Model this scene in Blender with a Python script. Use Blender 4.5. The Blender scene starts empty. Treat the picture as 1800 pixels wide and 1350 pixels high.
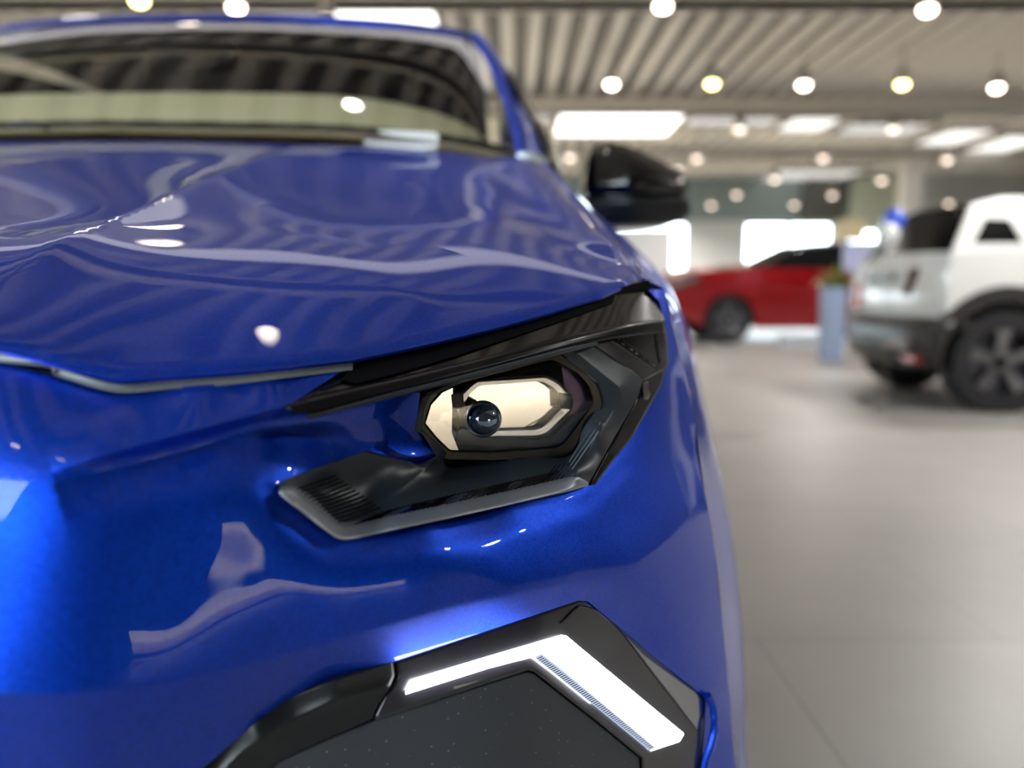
import bpy, math, random
import numpy as np
from mathutils import Vector, Matrix
from mathutils.geometry import delaunay_2d_cdt

random.seed(4)
SC = bpy.context.scene
COL = SC.collection
R = math.radians

# ------------------------------------------------------------------ camera
F = 1360.0
CAMZ = 0.85
PITCH = math.atan(165.0 / F)
cam_d = bpy.data.cameras.new('camera')
cam_d.sensor_width = 36.0
cam_d.lens = 36.0 * F / 1800.0
cam_d.clip_start = 0.02
cam_d.clip_end = 300
cam_d.dof.use_dof = True
cam_d.dof.focus_distance = 0.62
cam_d.dof.aperture_fstop = 2.3
cam = bpy.data.objects.new('camera', cam_d)
COL.objects.link(cam)
cam.location = (0, 0, CAMZ)
cam.rotation_euler = (R(90) - PITCH, 0, 0)
SC.camera = cam

# ------------------------------------------------------------------ world, sun, exposure
w = bpy.data.worlds.new('world')
SC.world = w
w.use_nodes = True
bg = w.node_tree.nodes['Background']
bg.inputs[0].default_value = (0.80, 0.91, 1.0, 1)
bg.inputs[1].default_value = 8.0
sd = bpy.data.lights.new('sun', 'SUN')
sd.energy = 5.0
sd.angle = R(0.6)
sd.color = (1.0, 0.93, 0.82)
sun = bpy.data.objects.new('sun', sd)
COL.objects.link(sun)
sun.rotation_euler = (R(-42), 0, R(65))     # shines along +X and slightly -Y: the forecourt behind the camera is sunlit
SC.view_settings.view_transform = 'Standard'
SC.view_settings.look = 'None'
SC.view_settings.gamma = 1
SC.view_settings.use_curve_mapping = False
SC.view_settings.exposure = 0.80
SC.cycles.use_denoising = True
SC.cycles.max_bounces = 8
SC.cycles.diffuse_bounces = 4
SC.cycles.glossy_bounces = 4
SC.cycles.transparent_max_bounces = 12
SC.cycles.sample_clamp_indirect = 6.0
SC.cycles.caustics_reflective = False
SC.cycles.caustics_refractive = False

# ------------------------------------------------------------------ helpers
CP, SP = math.cos(PITCH), math.sin(PITCH)


def PT(px, py, Y):
    """point on the sight line through a pixel at world depth Y (arrays allowed)"""
    a = (np.asarray(px, float) - 900.0) / F
    b = (675.0 - np.asarray(py, float)) / F
    dy = CP + b * SP
    Y = np.asarray(Y, float)
    Y = Y - .09 * np.sin(math.pi * np.clip((Y - .58) / .76, 0, 1)) ** 2     # blunter corner of the blue car
    t = Y / dy
    return np.stack([a * t, Y + 0 * a, CAMZ + (-SP + b * CP) * t], -1)


def PX(x, y, z):
    """pixel of a world point"""
    x = np.asarray(x, float); y = np.asarray(y, float); z = np.asarray(z, float) - CAMZ
    d = y * CP - z * SP
    u = y * SP + z * CP
    return 900 + F * x / d, 675 - F * u / d


def atz(px, py, z):
    """point on the sight line at height z"""
    a = (px - 900.0) / F
    b = (675.0 - py) / F
    t = (z - CAMZ) / (-SP + b * CP)
    return (a * t, (CP + b * SP) * t, z)


class TPS:
    def __init__(s, pts, vals, lam=1e-6, sc=1.0):
        s.p = np.array(pts, float) / sc
        s.sc = sc
        n = len(s.p)
        K = s.k(s.p, s.p) + np.diag(np.ones(n) * lam)
        Pm = np.hstack([np.ones((n, 1)), s.p])
        A = np.zeros((n + 3, n + 3))
        A[:n, :n] = K; A[:n, n:] = Pm; A[n:, :n] = Pm.T
        s.w = np.linalg.solve(A, np.concatenate([vals, np.zeros(3)]))

    def k(s, a, b):
        d2 = ((a[:, None, :] - b[None, :, :]) ** 2).sum(-1)
        return 0.5 * d2 * np.log(d2 + 1e-12)

    def __call__(s, u, v):
        q = np.stack([np.ravel(u), np.ravel(v)], -1) / s.sc
        n = len(s.p)
        out = np.empty(len(q))
        for i in range(0, len(q), 20000):
            qq = q[i:i + 20000]
            out[i:i + 20000] = s.k(qq, s.p) @ s.w[:n] + s.w[n] + qq @ s.w[n + 1:]
        return out.reshape(np.shape(u))


def seg_dist(u, v, line, closed=False):
    """distance to a polyline, the run (0..1) of the nearest point and the signed side"""
    P = np.array(line, float)
    if closed:
        P = np.vstack([P, P[:1]])
    L = np.concatenate([[0], np.cumsum(np.hypot(*(P[1:] - P[:-1]).T))])
    best = np.full(np.shape(u), 1e18); run = np.zeros(np.shape(u)); side = np.zeros(np.shape(u))
    for i in range(len(P) - 1):
        a, b = P[i], P[i + 1]
        d = b - a
        l2 = (d ** 2).sum() + 1e-12
        t = np.clip(((u - a[0]) * d[0] + (v - a[1]) * d[1]) / l2, 0, 1)
        dx = u - a[0] - t * d[0]; dy = v - a[1] - t * d[1]
        dd = dx * dx + dy * dy
        m = dd < best
        best = np.where(m, dd, best)
        run = np.where(m, (L[i] + t * math.sqrt(l2)) / L[-1], run)
        side = np.where(m, np.sign(d[0] * (v - a[1]) - d[1] * (u - a[0])), side)
    return np.sqrt(best), run, side


def inside(u, v, poly):
    P = np.array(poly, float)
    c = np.zeros(np.shape(u), bool)
    j = len(P) - 1
    for i in range(len(P)):
        yi, yj = P[i, 1], P[j, 1]
        if yi != yj:
            m = ((yi > v) != (yj > v)) & (u < (P[j, 0] - P[i, 0]) * (v - yi) / (yj - yi) + P[i, 0])
            c ^= m
        j = i
    return c


def chaikin(poly, n=2, q=0.2, closed=True, keep=()):
    P = [tuple(p) for p in poly]
    for _ in range(n):
        o = []
        m = len(P)
        for i in range(m if closed else m - 1):
            a, b = P[i], P[(i + 1) % m]
            o.append((a[0] * (1 - q) + b[0] * q, a[1] * (1 - q) + b[1] * q))
            o.append((a[0] * q + b[0] * (1 - q), a[1] * q + b[1] * (1 - q)))
        if not closed:
            o[0] = P[0]; o[-1] = P[-1]
        P = o
    return P


def rounded(poly, r, n=4):
    """polygon with each corner rounded by about r"""
    out = []
    m = len(poly)
    for i in range(m):
        p0, p1, p2 = (np.array(poly[(i + k) % m], float) for k in (-1, 0, 1))
        a = p0 - p1; b = p2 - p1
        la, lb = np.hypot(*a), np.hypot(*b)
        t = min(r, la * .45, lb * .45)
        A = p1 + a / la * t; B = p1 + b / lb * t
        for k in range(n + 1):
            s = k / n
            out.append(tuple(A * (1 - s) ** 2 + p1 * 2 * s * (1 - s) + B * s * s))
    return out


def densify(poly, sp, closed=True):
    out = []
    m = len(poly)
    for i in range(m if closed else m - 1):
        a = np.array(poly[i], float); b = np.array(poly[(i + 1) % m], float)
        n = max(1, int(math.ceil(np.hypot(*(b - a)) / sp)))
        for k in range(n):
            out.append(tuple(a + (b - a) * k / n))
    if not closed:
        out.append(tuple(poly[-1]))
    return out


def link(name, me, mat=None, parent=None):
    o = bpy.data.objects.new(name, me)
    COL.objects.link(o)
    if mat is not None:
        me.materials.append(mat)
    if parent is not None:
        o.parent = parent
    return o


def tag(o, label=None, cat=None, group=None, kind=None):
    if label: o['label'] = label
    if cat: o['category'] = cat
    if group: o['group'] = group
    if kind: o['kind'] = kind
    return o


def empty(name, loc=(0, 0, 0), rz=0.0):
    o = bpy.data.objects.new(name, None)
    COL.objects.link(o)
    o.empty_display_size = 0.05
    o.location = loc
    o.rotation_euler = (0, 0, rz)
    return o


def mesh_raw(V, Fc, N=None):
    me = bpy.data.meshes.new('m')
    me.from_pydata([tuple(map(float, v)) for v in V], [], [tuple(int(i) for i in f) for f in Fc])
    me.update()
    for p in me.polygons:
        p.use_smooth = True
    if N is not None:
        me.normals_split_custom_set_from_vertices([tuple(map(float, n)) for n in N])
    return me


def cdt_tris(poly, sp, holes=(), extra=(), margin=0.35, rings=()):
    """triangulate a polygon with inner grid points; returns 2-d verts, tris and boundary loops"""
    loops = [densify(poly, sp)] + [densify(h, sp) for h in holes]
    V = []; E = []; bl = []
    for lp in loops:
        s = len(V)
        V += lp
        bl.append(list(range(s, len(V))))
        E += [(s + i, s + (i + 1) % len(lp)) for i in range(len(lp))]
    A = np.array(poly, float)
    xs = np.arange(A[:, 0].min(), A[:, 0].max(), sp)
    ys = np.arange(A[:, 1].min(), A[:, 1].max(), sp * .87)
    gu, gv = np.meshgrid(xs, ys)
    gu = gu + (np.arange(len(ys)) % 2)[:, None] * sp * .5
    gu = gu.ravel(); gv = gv.ravel()
    m = inside(gu, gv, poly)
    d = seg_dist(gu, gv, poly, True)[0]
    m &= d > sp * margin
    if rings:
        m &= d > max(rings) + sp * .3
    for h in holes:
        m &= ~inside(gu, gv, h)
        m &= seg_dist(gu, gv, h, True)[0] > sp * margin
    pts = list(zip(gu[m], gv[m]))
    for r in rings:
        lp = loops[0]; n = len(lp)
        area = sum(lp[i][0] * lp[(i + 1) % n][1] - lp[(i + 1) % n][0] * lp[i][1] for i in range(n))
        sg = 1 if area > 0 else -1
        ru = []; rv = []
        for i in range(n):
            a = np.array(lp[i - 1]); b = np.array(lp[(i + 1) % n]); t = b - a
            t = t / (np.hypot(*t) + 1e-9)
            ru.append(lp[i][0] - sg * t[1] * r); rv.append(lp[i][1] + sg * t[0] * r)
        ru = np.array(ru); rv = np.array(rv)
        dd = seg_dist(ru, rv, poly, True)[0]
        ok = inside(ru, rv, poly) & (dd > r * .8)
        pts += list(zip(ru[ok], rv[ok]))
    for (u, v) in extra:
        pts.append((u, v))
    V2 = [Vector((float(a), float(b))) for a, b in V + pts]
    ov, oe, of, _a, _b, _c = delaunay_2d_cdt(V2, E, [], 0, 1e-6)
    ov = np.array([(v.x, v.y) for v in ov])
    T = np.array([f for f in of if len(f) == 3])
    c = ov[T].mean(1)
    k = inside(c[:, 0], c[:, 1], poly)
    for h in holes:
        k &= ~inside(c[:, 0], c[:, 1], h)
    return ov, T[k], loops


def surf_normals(fn3, u, v, e):
    du = fn3(u + e, v) - fn3(u - e, v)
    dv = fn3(u, v + e) - fn3(u, v - e)
    n = np.cross(du, dv)
    n /= np.linalg.norm(n, axis=1)[:, None] + 1e-12
    return n


def surface(name, poly, fn3, sp, mat, parent, toward, holes=(), e=None, mirror=False, mirror_holes=None,
            thick=0.0, rings=(), wall_dir=(0, 1, 0), mirror_x=-0.80, extra=()):
    """a smooth surface patch over a 2-d domain. fn3(u,v)->xyz ; toward: point the faces look at"""
    uv, T, loops = cdt_tris(poly, sp, holes, rings=rings, extra=extra)
    e = e or sp * .25
    P = fn3(uv[:, 0], uv[:, 1])
    N = surf_normals(fn3, uv[:, 0], uv[:, 1], e)
    tw = np.array(toward, float)[None, :] - P
    if (N * tw).sum() < 0:
        N = -N
    fl = np.cross(P[T[:, 1]] - P[T[:, 0]], P[T[:, 2]] - P[T[:, 0]])
    flip = (fl * N[T[:, 0]]).sum(1) < 0
    T = T.copy(); T[flip] = T[flip][:, ::-1]
    if mirror:
        cm_ = np.abs(P[:, 0] - mirror_x) < .008
        P[cm_, 0] = mirror_x
        N[cm_, 0] = 0
        N /= np.linalg.norm(N, axis=1)[:, None] + 1e-9
    V = list(P); NN = list(N); FF = [tuple(t) for t in T]
    if thick:
        wd = np.array(wall_dir, float)
        for lp in loops:
            a = np.array(lp); n = len(a)
            f = fn3(a[:, 0], a[:, 1])
            b = f + wd * thick
            t = np.roll(f, -1, 0) - np.roll(f, 1, 0)
            wn = np.cross(t, wd); wn /= np.linalg.norm(wn, axis=1)[:, None] + 1e-9
            c = f.mean(0)
            if (wn * (f - c)).sum() < 0: wn = -wn
            if lp is not loops[0]: wn = -wn
            s = len(V)
            V += list(f) + list(b); NN += list(wn) + list(wn)
            for i in range(n):
                j = (i + 1) % n
                q = (s + i, s + j, s + n + j, s + n + i)
                fnn = np.cross(V[q[1]] - V[q[0]], V[q[2]] - V[q[0]])
                FF.append(q if (fnn * wn[i]).sum() > 0 else q[::-1])
    if mirror:
        if mirror_holes is not None:
            uv2, T2, _ = cdt_tris(mirror_holes, sp * 1.5)
            P2 = fn3(uv2[:, 0], uv2[:, 1]); N2 = surf_normals(fn3, uv2[:, 0], uv2[:, 1], e)
            if (N2 * (np.array(toward) - P2)).sum() < 0: N2 = -N2
            fl = np.cross(P2[T2[:, 1]] - P2[T2[:, 0]], P2[T2[:, 2]] - P2[T2[:, 0]])
            flip = (fl * N2[T2[:, 0]]).sum(1) < 0
            T2 = T2.copy(); T2[flip] = T2[flip][:, ::-1]
        else:
            P2, N2, T2 = P, N, T
        cm_ = np.abs(P2[:, 0] - mirror_x) < .008
        P2[cm_, 0] = mirror_x; N2[cm_, 0] = 0
        s = len(V)
        V += [np.array((2 * mirror_x - p[0], p[1], p[2])) for p in P2]
        NN += [np.array((-n[0], n[1], n[2])) for n in N2]
        FF += [(s + t[2], s + t[1], s + t[0]) for t in T2]
        for i in range(len(V)):
            if abs(V[i][0] - mirror_x) < 1e-4:
                n = np.array(NN[i]); n[0] = 0; NN[i] = n / np.linalg.norm(n)
    return link(name, mesh_raw(V, FF, NN), mat, parent)


def disp(ctrl, lam=1e-7):
    """depth over pixels through control points (px,py,Y), smooth in 1/Y"""
    c = np.array(ctrl, float)
    t = TPS(c[:, :2], 1.0 / c[:, 2], lam, 1000.0)
    return lambda u, v: 1.0 / t(u, v)


def pix(dfn):
    return lambda u, v: PT(u, v, dfn(u, v))


def pillow(dfn, poly, r, depth):
    """roll the edge of a patch back: r pixels wide, depth metres"""
    def g(u, v):
        d = seg_dist(u, v, poly, True)[0]
        k = np.clip(1 - d / r, 0, 1)
        return dfn(u, v) + depth * (1 - np.sqrt(np.clip(1 - k * k * .96, 0, 1)))
    return g


def slab(name, poly, dfn, mat, parent, sp=6, thick=.012, r=3, depth=.0015, holes=(), rnd=0, **kw):
    if rnd: poly = rounded(poly, rnd)
    fn = pillow(dfn, poly, r, depth) if r else dfn
    rings = (r * .15, r * .4, r * .75, r * 1.1) if r else ()
    return surface(name, poly, pix(fn), sp, mat, parent, (0, 0, CAMZ), thick=thick, rings=rings,
                   holes=holes, e=.3, **kw)


def catmull(P, n):
    P = np.array(P, float)
    Q = np.vstack([2 * P[0] - P[1], P, 2 * P[-1] - P[-2]])
    out = []
    segs = len(P) - 1
    for k in range(n):
        t = k / (n - 1) * segs
        i = min(int(t), segs - 1); f = t - i
        p0, p1, p2, p3 = Q[i], Q[i + 1], Q[i + 2], Q[i + 3]
        out.append(0.5 * (2 * p1 + (p2 - p0) * f + (2 * p0 - 5 * p1 + 4 * p2 - p3) * f * f + (3 * p1 - p0 - 3 * p2 + p3) * f ** 3))
    return np.array(out)


def loft(name, rows, mat, parent, nu=None, nv=None, close=False, smooth=True):
    """smooth sheet through rows of points"""
    rows = [np.array(r, float) for r in rows]
    if nu:
        rows = [catmull(r, nu) for r in rows]
    G = np.array(rows)
    if nv:
        G = np.stack([catmull(G[:, i], nv) for i in range(G.shape[1])], 1)
    a, b = G.shape[:2]
    V = G.reshape(-1, 3)
    Fc = []
    for i in range(a - 1 + (1 if close else 0)):
        for j in range(b - 1):
            i2 = (i + 1) % a
            Fc.append((i * b + j, i * b + j + 1, i2 * b + j + 1, i2 * b + j))
    me = mesh_raw(V, Fc)
    if not smooth:
        for p in me.polygons: p.use_smooth = False
    return link(name, me, mat, parent)


class MB:
    """collects simple solids in one mesh"""
    def __init__(s): s.V = []; s.F = []
    def add(s, V, Fc):
        n = len(s.V); s.V += [tuple(v) for v in V]; s.F += [tuple(i + n for i in f) for f in Fc]
        return s
    def box(s, c, d, rz=0):
        x, y, z = c; a, b, h = d[0] / 2, d[1] / 2, d[2] / 2
        V = []
        for sx, sy, sz in ((-1, -1, -1), (1, -1, -1), (1, 1, -1), (-1, 1, -1), (-1, -1, 1), (1, -1, 1), (1, 1, 1), (-1, 1, 1)):
            p, q = sx * a, sy * b
            V.append((x + p * math.cos(rz) - q * math.sin(rz), y + p * math.sin(rz) + q * math.cos(rz), z + sz * h))
        return s.add(V, [(0, 3, 2, 1), (4, 5, 6, 7), (0, 1, 5, 4), (1, 2, 6, 5), (2, 3, 7, 6), (3, 0, 4, 7)])
    def rev(s, prof, c=(0, 0, 0), axis='z', n=32, cap=True):
        """revolve (r,h) profile about an axis"""
        V = []; Fc = []
        m = len(prof)
        for k in range(n):
            a = 2 * math.pi * k / n
            for r_, h in prof:
                p = (r_ * math.cos(a), r_ * math.sin(a), h)
                if axis == 'y': p = (p[0], p[2], p[1])
                if axis == 'x': p = (p[2], p[0], p[1])
                V.append((c[0] + p[0], c[1] + p[1], c[2] + p[2]))
        for k in range(n):
            k2 = (k + 1) % n
            for i in range(m - 1):
                Fc.append((k * m + i, k2 * m + i, k2 * m + i + 1, k * m + i + 1))
        if cap:
            Fc.append(tuple(k * m for k in range(n))[::-1]); Fc.append(tuple(k * m + m - 1 for k in range(n)))
        return s.add(V, Fc)
    def tube(s, pts, r, n=8):
        pts = [Vector(p) for p in pts]
        V = []; Fc = []
        for i, p in enumerate(pts):
            t = (pts[min(i + 1, len(pts) - 1)] - pts[max(i - 1, 0)]).normalized()
            a = t.cross(Vector((0, 0, 1)))
            if a.length < 1e-3: a = t.cross(Vector((1, 0, 0)))
            a.normalize(); b = t.cross(a)
            rr = r[i] if isinstance(r, (list, tuple)) else r
            for k in range(n):
                q = 2 * math.pi * k / n
                V.append(tuple(p + a * math.cos(q) * rr + b * math.sin(q) * rr))
        for i in range(len(pts) - 1):
            for k in range(n):
                k2 = (k + 1) % n
                Fc.append((i * n + k, i * n + k2, (i + 1) * n + k2, (i + 1) * n + k))
        Fc.append(tuple(range(n))[::-1]); Fc.append(tuple(range((len(pts) - 1) * n, len(pts) * n)))
        return s.add(V, Fc)
    def prism(s, poly, y0, y1, plane='xz'):
        n = len(poly)
        if plane == 'xz': V = [(a, y0, b) for a, b in poly] + [(a, y1, b) for a, b in poly]
        elif plane == 'yz': V = [(y0, a, b) for a, b in poly] + [(y1, a, b) for a, b in poly]
        else: V = [(a, b, y0) for a, b in poly] + [(a, b, y1) for a, b in poly]
        return s.add(V, [tuple(range(n)), tuple(range(n, 2 * n))[::-1]] + [(i, i + n, (i + 1) % n + n, (i + 1) % n) for i in range(n)])
    def build(s, name, mat, parent=None, smooth=False, bevel=0, seg=2):
        me = bpy.data.meshes.new(name)
        me.from_pydata(s.V, [], s.F); me.update()
        import bmesh
        bm = bmesh.new(); bm.from_mesh(me); bmesh.ops.recalc_face_normals(bm, faces=bm.faces)
        if bevel:
            bmesh.ops.bevel(bm, geom=list(bm.edges), offset=bevel, segments=seg, profile=.5, affect='EDGES', clamp_overlap=True)
        bm.to_mesh(me); bm.free()
        o = link(name, me, mat, parent)
        if smooth:
            for p in me.polygons: p.use_smooth = True
            me.set_sharp_from_angle(angle=R(40))
        return o


# ------------------------------------------------------------------ materials
def new_mat(name):
    m = bpy.data.materials.new(name)
    m.use_nodes = True
    return m, m.node_tree, m.node_tree.nodes['Principled BSDF']


def mat(name, col, rough=.5, metal=0.0, coat=0.0, coat_r=.03, spec=.5, ior=1.5, emis=None, es=0, noise=None, bump=None):
    m, nt, b = new_mat(name)
    b.inputs['Base Color'].default_value = (*col, 1)
    b.inputs['Roughness'].default_value = rough
    b.inputs['Metallic'].default_value = metal
    b.inputs['Coat Weight'].default_value = coat
    b.inputs['Coat Roughness'].default_value = coat_r
    b.inputs['Specular IOR Level'].default_value = spec
    b.inputs['IOR'].default_value = ior
    if emis:
        b.inputs['Emission Color'].default_value = (*emis, 1)
        b.inputs['Emission Strength'].default_value = es
    tc = nt.nodes.new('ShaderNodeTexCoord')
    if noise:
        sc, amt = noise
        n = nt.nodes.new('ShaderNodeTexNoise'); n.inputs['Scale'].default_value = sc; n.inputs['Detail'].default_value = 6
        nt.links.new(tc.outputs['Object'], n.inputs['Vector'])
        mx = nt.nodes.new('ShaderNodeMix'); mx.data_type = 'RGBA'
        mx.inputs[6].default_value = (*[c * (1 - amt) for c in col], 1)
        mx.inputs[7].default_value = (*[min(1, c * (1 + amt)) for c in col], 1)
        nt.links.new(n.outputs[0], mx.inputs[0]); nt.links.new(mx.outputs[2], b.inputs['Base Color'])
    if bump:
        sc, st, dist = bump
        n = nt.nodes.new('ShaderNodeTexNoise'); n.inputs['Scale'].default_value = sc; n.inputs['Detail'].default_value = 3
        nt.links.new(tc.outputs['Object'], n.inputs['Vector'])
        bp = nt.nodes.new('ShaderNodeBump'); bp.inputs['Strength'].default_value = st; bp.inputs['Distance'].default_value = dist
        nt.links.new(n.outputs[0], bp.inputs['Height']); nt.links.new(bp.outputs[0], b.inputs['Normal'])
    return m


def paint(name, col, deep, rough=.38, metal=.75, flake=900):
    m, nt, b = new_mat(name)
    tc = nt.nodes.new('ShaderNodeTexCoord')
    vo = nt.nodes.new('ShaderNodeTexVoronoi'); vo.inputs['Scale'].default_value = flake
    nt.links.new(tc.outputs['Object'], vo.inputs['Vector'])
    mx = nt.nodes.new('ShaderNodeMix'); mx.data_type = 'RGBA'
    mx.inputs[6].default_value = (*deep, 1); mx.inputs[7].default_value = (*col, 1)
    sp = nt.nodes.new('ShaderNodeSeparateColor')
    nt.links.new(vo.outputs['Color'], sp.inputs[0])
    nt.links.new(sp.outputs[0], mx.inputs[0])
    nt.links.new(mx.outputs[2], b.inputs['Base Color'])
    b.inputs['Metallic'].default_value = metal
    b.inputs['Roughness'].default_value = rough
    b.inputs['Coat Weight'].default_value = .8
    b.inputs['Coat Roughness'].default_value = .012
    b.inputs['Coat IOR'].default_value = 1.42
    return m


M = {}
M['blue'] = paint('blue_metallic_paint', (.0010, .076, .78), (.0005, .043, .53), rough=.45, metal=.86)
M['blue_inner'] = mat('blue_inner_edge', (.004, .03, .28), .35, .3, coat=1)
M['gloss_black'] = mat('piano_black', (.003, .003, .004), .25, 0, coat=1, coat_r=.012, spec=.2)
M['smoke'] = mat('smoked_lamp_housing', (.018, .017, .022), .35, 0, coat=.7, coat_r=.03, spec=.4)
M['satin'] = mat('satin_slate_plastic', (.030, .042, .057), .40, .1, bump=(2500, .04, .0005))
M['satin_black'] = mat('satin_black_plastic', (.008, .009, .011), .38, 0, bump=(2500, .05, .0005))
M['silver'] = mat('satin_silver_trim', (.36, .39, .44), .42, .7)
M['ballm'] = mat('projector_glass', (.30, .40, .55), .05, .9, coat=1)
M['rubber'] = mat('black_rubber', (.01, .01, .011), .6)
M['black'] = mat('matt_black', (.002, .002, .003), .8, spec=.1)
M['chrome'] = mat('chrome_reflector', (.40, .40, .41), .03, 1.0)
M['chrome_soft'] = mat('soft_chrome', (.42, .43, .46), .22, 1.0)
M['marker'] = mat('smoked_marker_lens', (.003, .003, .005), .3, 0, coat=.12, coat_r=.08, spec=.2)
M['gap'] = mat('grey_seal', (.30, .32, .35), .35, .5)
M['white_paint'] = mat('white_car_paint', (.80, .80, .77), .4, 0, coat=.6, coat_r=.18)
M['red_paint'] = paint('red_metallic_paint', (.42, .004, .010), (.24, .002, .005), rough=.3, metal=.5, flake=120)
M['dark_glass'] = mat('dark_car_glass', (.004, .0045, .005), .14, 0, spec=.12)
M['clad'] = mat('dark_cladding', (.025, .023, .022), .45, 0)
M['tyre'] = mat('tyre_rubber', (.010, .010, .012), .6, 0)
M['rim'] = mat('dark_rim', (.10, .10, .12), .3, .9)
M['rim_cut'] = mat('machined_rim', (.22, .22, .23), .35, 1.0)
M['paper'] = mat('white_paper', (.86, .86, .88), .6)
M['beige'] = mat('beige_screen_reflection', (.52, .46, .31), .7)  # dashboard colour stands in for the pale reflection low in the screen
M['interior'] = mat('dark_interior', (.02, .021, .02), .6)


def grain_mat():
    m, nt, b = new_mat('speckled_grey_grille')
    tc = nt.nodes.new('ShaderNodeTexCoord')
    n = nt.nodes.new('ShaderNodeTexNoise'); n.inputs['Scale'].default_value = 1100; n.inputs['Detail'].default_value = 2
    v = nt.nodes.new('ShaderNodeTexVoronoi'); v.inputs['Scale'].default_value = 260; v.feature = 'F1'
    r = nt.nodes.new('ShaderNodeValToRGB')
    r.color_ramp.elements[0].position = .04; r.color_ramp.elements[0].color = (.30, .31, .33, 1)
    r.color_ramp.elements[1].position = .24; r.color_ramp.elements[1].color = (.050, .056, .068, 1)
    gate = nt.nodes.new('ShaderNodeSeparateColor')
    gt = nt.nodes.new('ShaderNodeMath'); gt.operation = 'GREATER_THAN'; gt.inputs[1].default_value = .86
    mx = nt.nodes.new('ShaderNodeMix'); mx.data_type = 'RGBA'; mx.inputs[6].default_value = (.050, .056, .068, 1)
    nt.links.new(tc.outputs['Object'], n.inputs['Vector']); nt.links.new(tc.outputs['Object'], v.inputs['Vector'])
    nt.links.new(v.outputs['Distance'], r.inputs[0]); nt.links.new(v.outputs['Color'], gate.inputs[0])
    nt.links.new(gate.outputs[0], gt.inputs[0]); nt.links.new(gt.outputs[0], mx.inputs[0]); nt.links.new(r.outputs[0], mx.inputs[7])
    nt.links.new(mx.outputs[2], b.inputs['Base Color'])
    bp = nt.nodes.new('ShaderNodeBump'); bp.inputs['Strength'].default_value = .12; bp.inputs['Distance'].default_value = .0006
    nt.links.new(n.outputs[0], bp.inputs['Height']); nt.links.new(bp.outputs[0], b.inputs['Normal'])
    b.inputs['Roughness'].default_value = .4
    return m


M['grille'] = grain_mat()


def emit(name, col, st):
    m = bpy.data.materials.new(name); m.use_nodes = True
    nt = m.node_tree; nt.nodes.clear()
    e = nt.nodes.new('ShaderNodeEmission'); e.inputs[0].default_value = (*col, 1); e.inputs[1].default_value = st
    o = nt.nodes.new('ShaderNodeOutputMaterial'); nt.links.new(e.outputs[0], o.inputs[0])
    return m


def drl_mat():
    """lit strip with the fine slanted ribs of the light guide along its inner edge"""
    m = bpy.data.materials.new('daytime_light_strip'); m.use_nodes = True
    nt = m.node_tree; nt.nodes.clear()
    e = nt.nodes.new('ShaderNodeEmission'); e.inputs[0].default_value = (.93, .97, 1, 1); e.inputs[1].default_value = 12
    o = nt.nodes.new('ShaderNodeOutputMaterial'); nt.links.new(e.outputs[0], o.inputs[0])
    return m


M['drl'] = drl_mat()
M['drl_rib'] = emit('daytime_light_ribs', (.60, .72, .95), .52)


def thin_glass(name, tint, ior, rough=.0, mixadd=0.0):
    m = bpy.data.materials.new(name); m.use_nodes = True
    nt = m.node_tree; nt.nodes.clear()
    o = nt.nodes.new('ShaderNodeOutputMaterial')
    t = nt.nodes.new('ShaderNodeBsdfTransparent'); t.inputs[0].default_value = (*tint, 1)
    g = nt.nodes.new('ShaderNodeBsdfGlossy'); g.inputs['Roughness'].default_value = rough
    f = nt.nodes.new('ShaderNodeFresnel')
    ge = nt.nodes.new('ShaderNodeNewGeometry'); io = nt.nodes.new('ShaderNodeMix')
    io.inputs[2].default_value = ior; io.inputs[3].default_value = 1.0 / ior      # thin sheet: the same from both faces
    nt.links.new(ge.outputs['Backfacing'], io.inputs[0]); nt.links.new(io.outputs[0], f.inputs[0])
    a = nt.nodes.new('ShaderNodeMath'); a.operation = 'ADD'; a.inputs[1].default_value = mixadd; a.use_clamp = True
    x = nt.nodes.new('ShaderNodeMixShader')
    nt.links.new(f.outputs[0], a.inputs[0]); nt.links.new(a.outputs[0], x.inputs[0])
    nt.links.new(t.outputs[0], x.inputs[1]); nt.links.new(g.outputs[0], x.inputs[2]); nt.links.new(x.outputs[0], o.inputs[0])
    return m


M['purple'] = mat('purple_reflection', (.03, .015, .05), .2, .6)  # purple of a reflection in the lens, put into the colour
M['chrome_dark'] = mat('dark_chrome', (.30, .30, .32), .08, 1.0)
M['cover'] = thin_glass('clear_lamp_cover', (.9, .9, .92), 1.65)
M['windscreen'] = thin_glass('windscreen_glass', (.93, .95, .90), 1.75)
M['pane'] = thin_glass('window_pane', (.95, .97, .97), 1.4)
# ------------------------------------------------------------------ the hall
ZC = 4.30
X0, X1, Y0, Y1 = -14.0, 16.0, -3.0, 24.0


def plane_mesh(name, x0, x1, y0, y1, z, m, t=.1):
    o = MB().box(((x0 + x1) / 2, (y0 + y1) / 2, z - t / 2), (x1 - x0, y1 - y0, t)).build(name, m)
    return o


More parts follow.
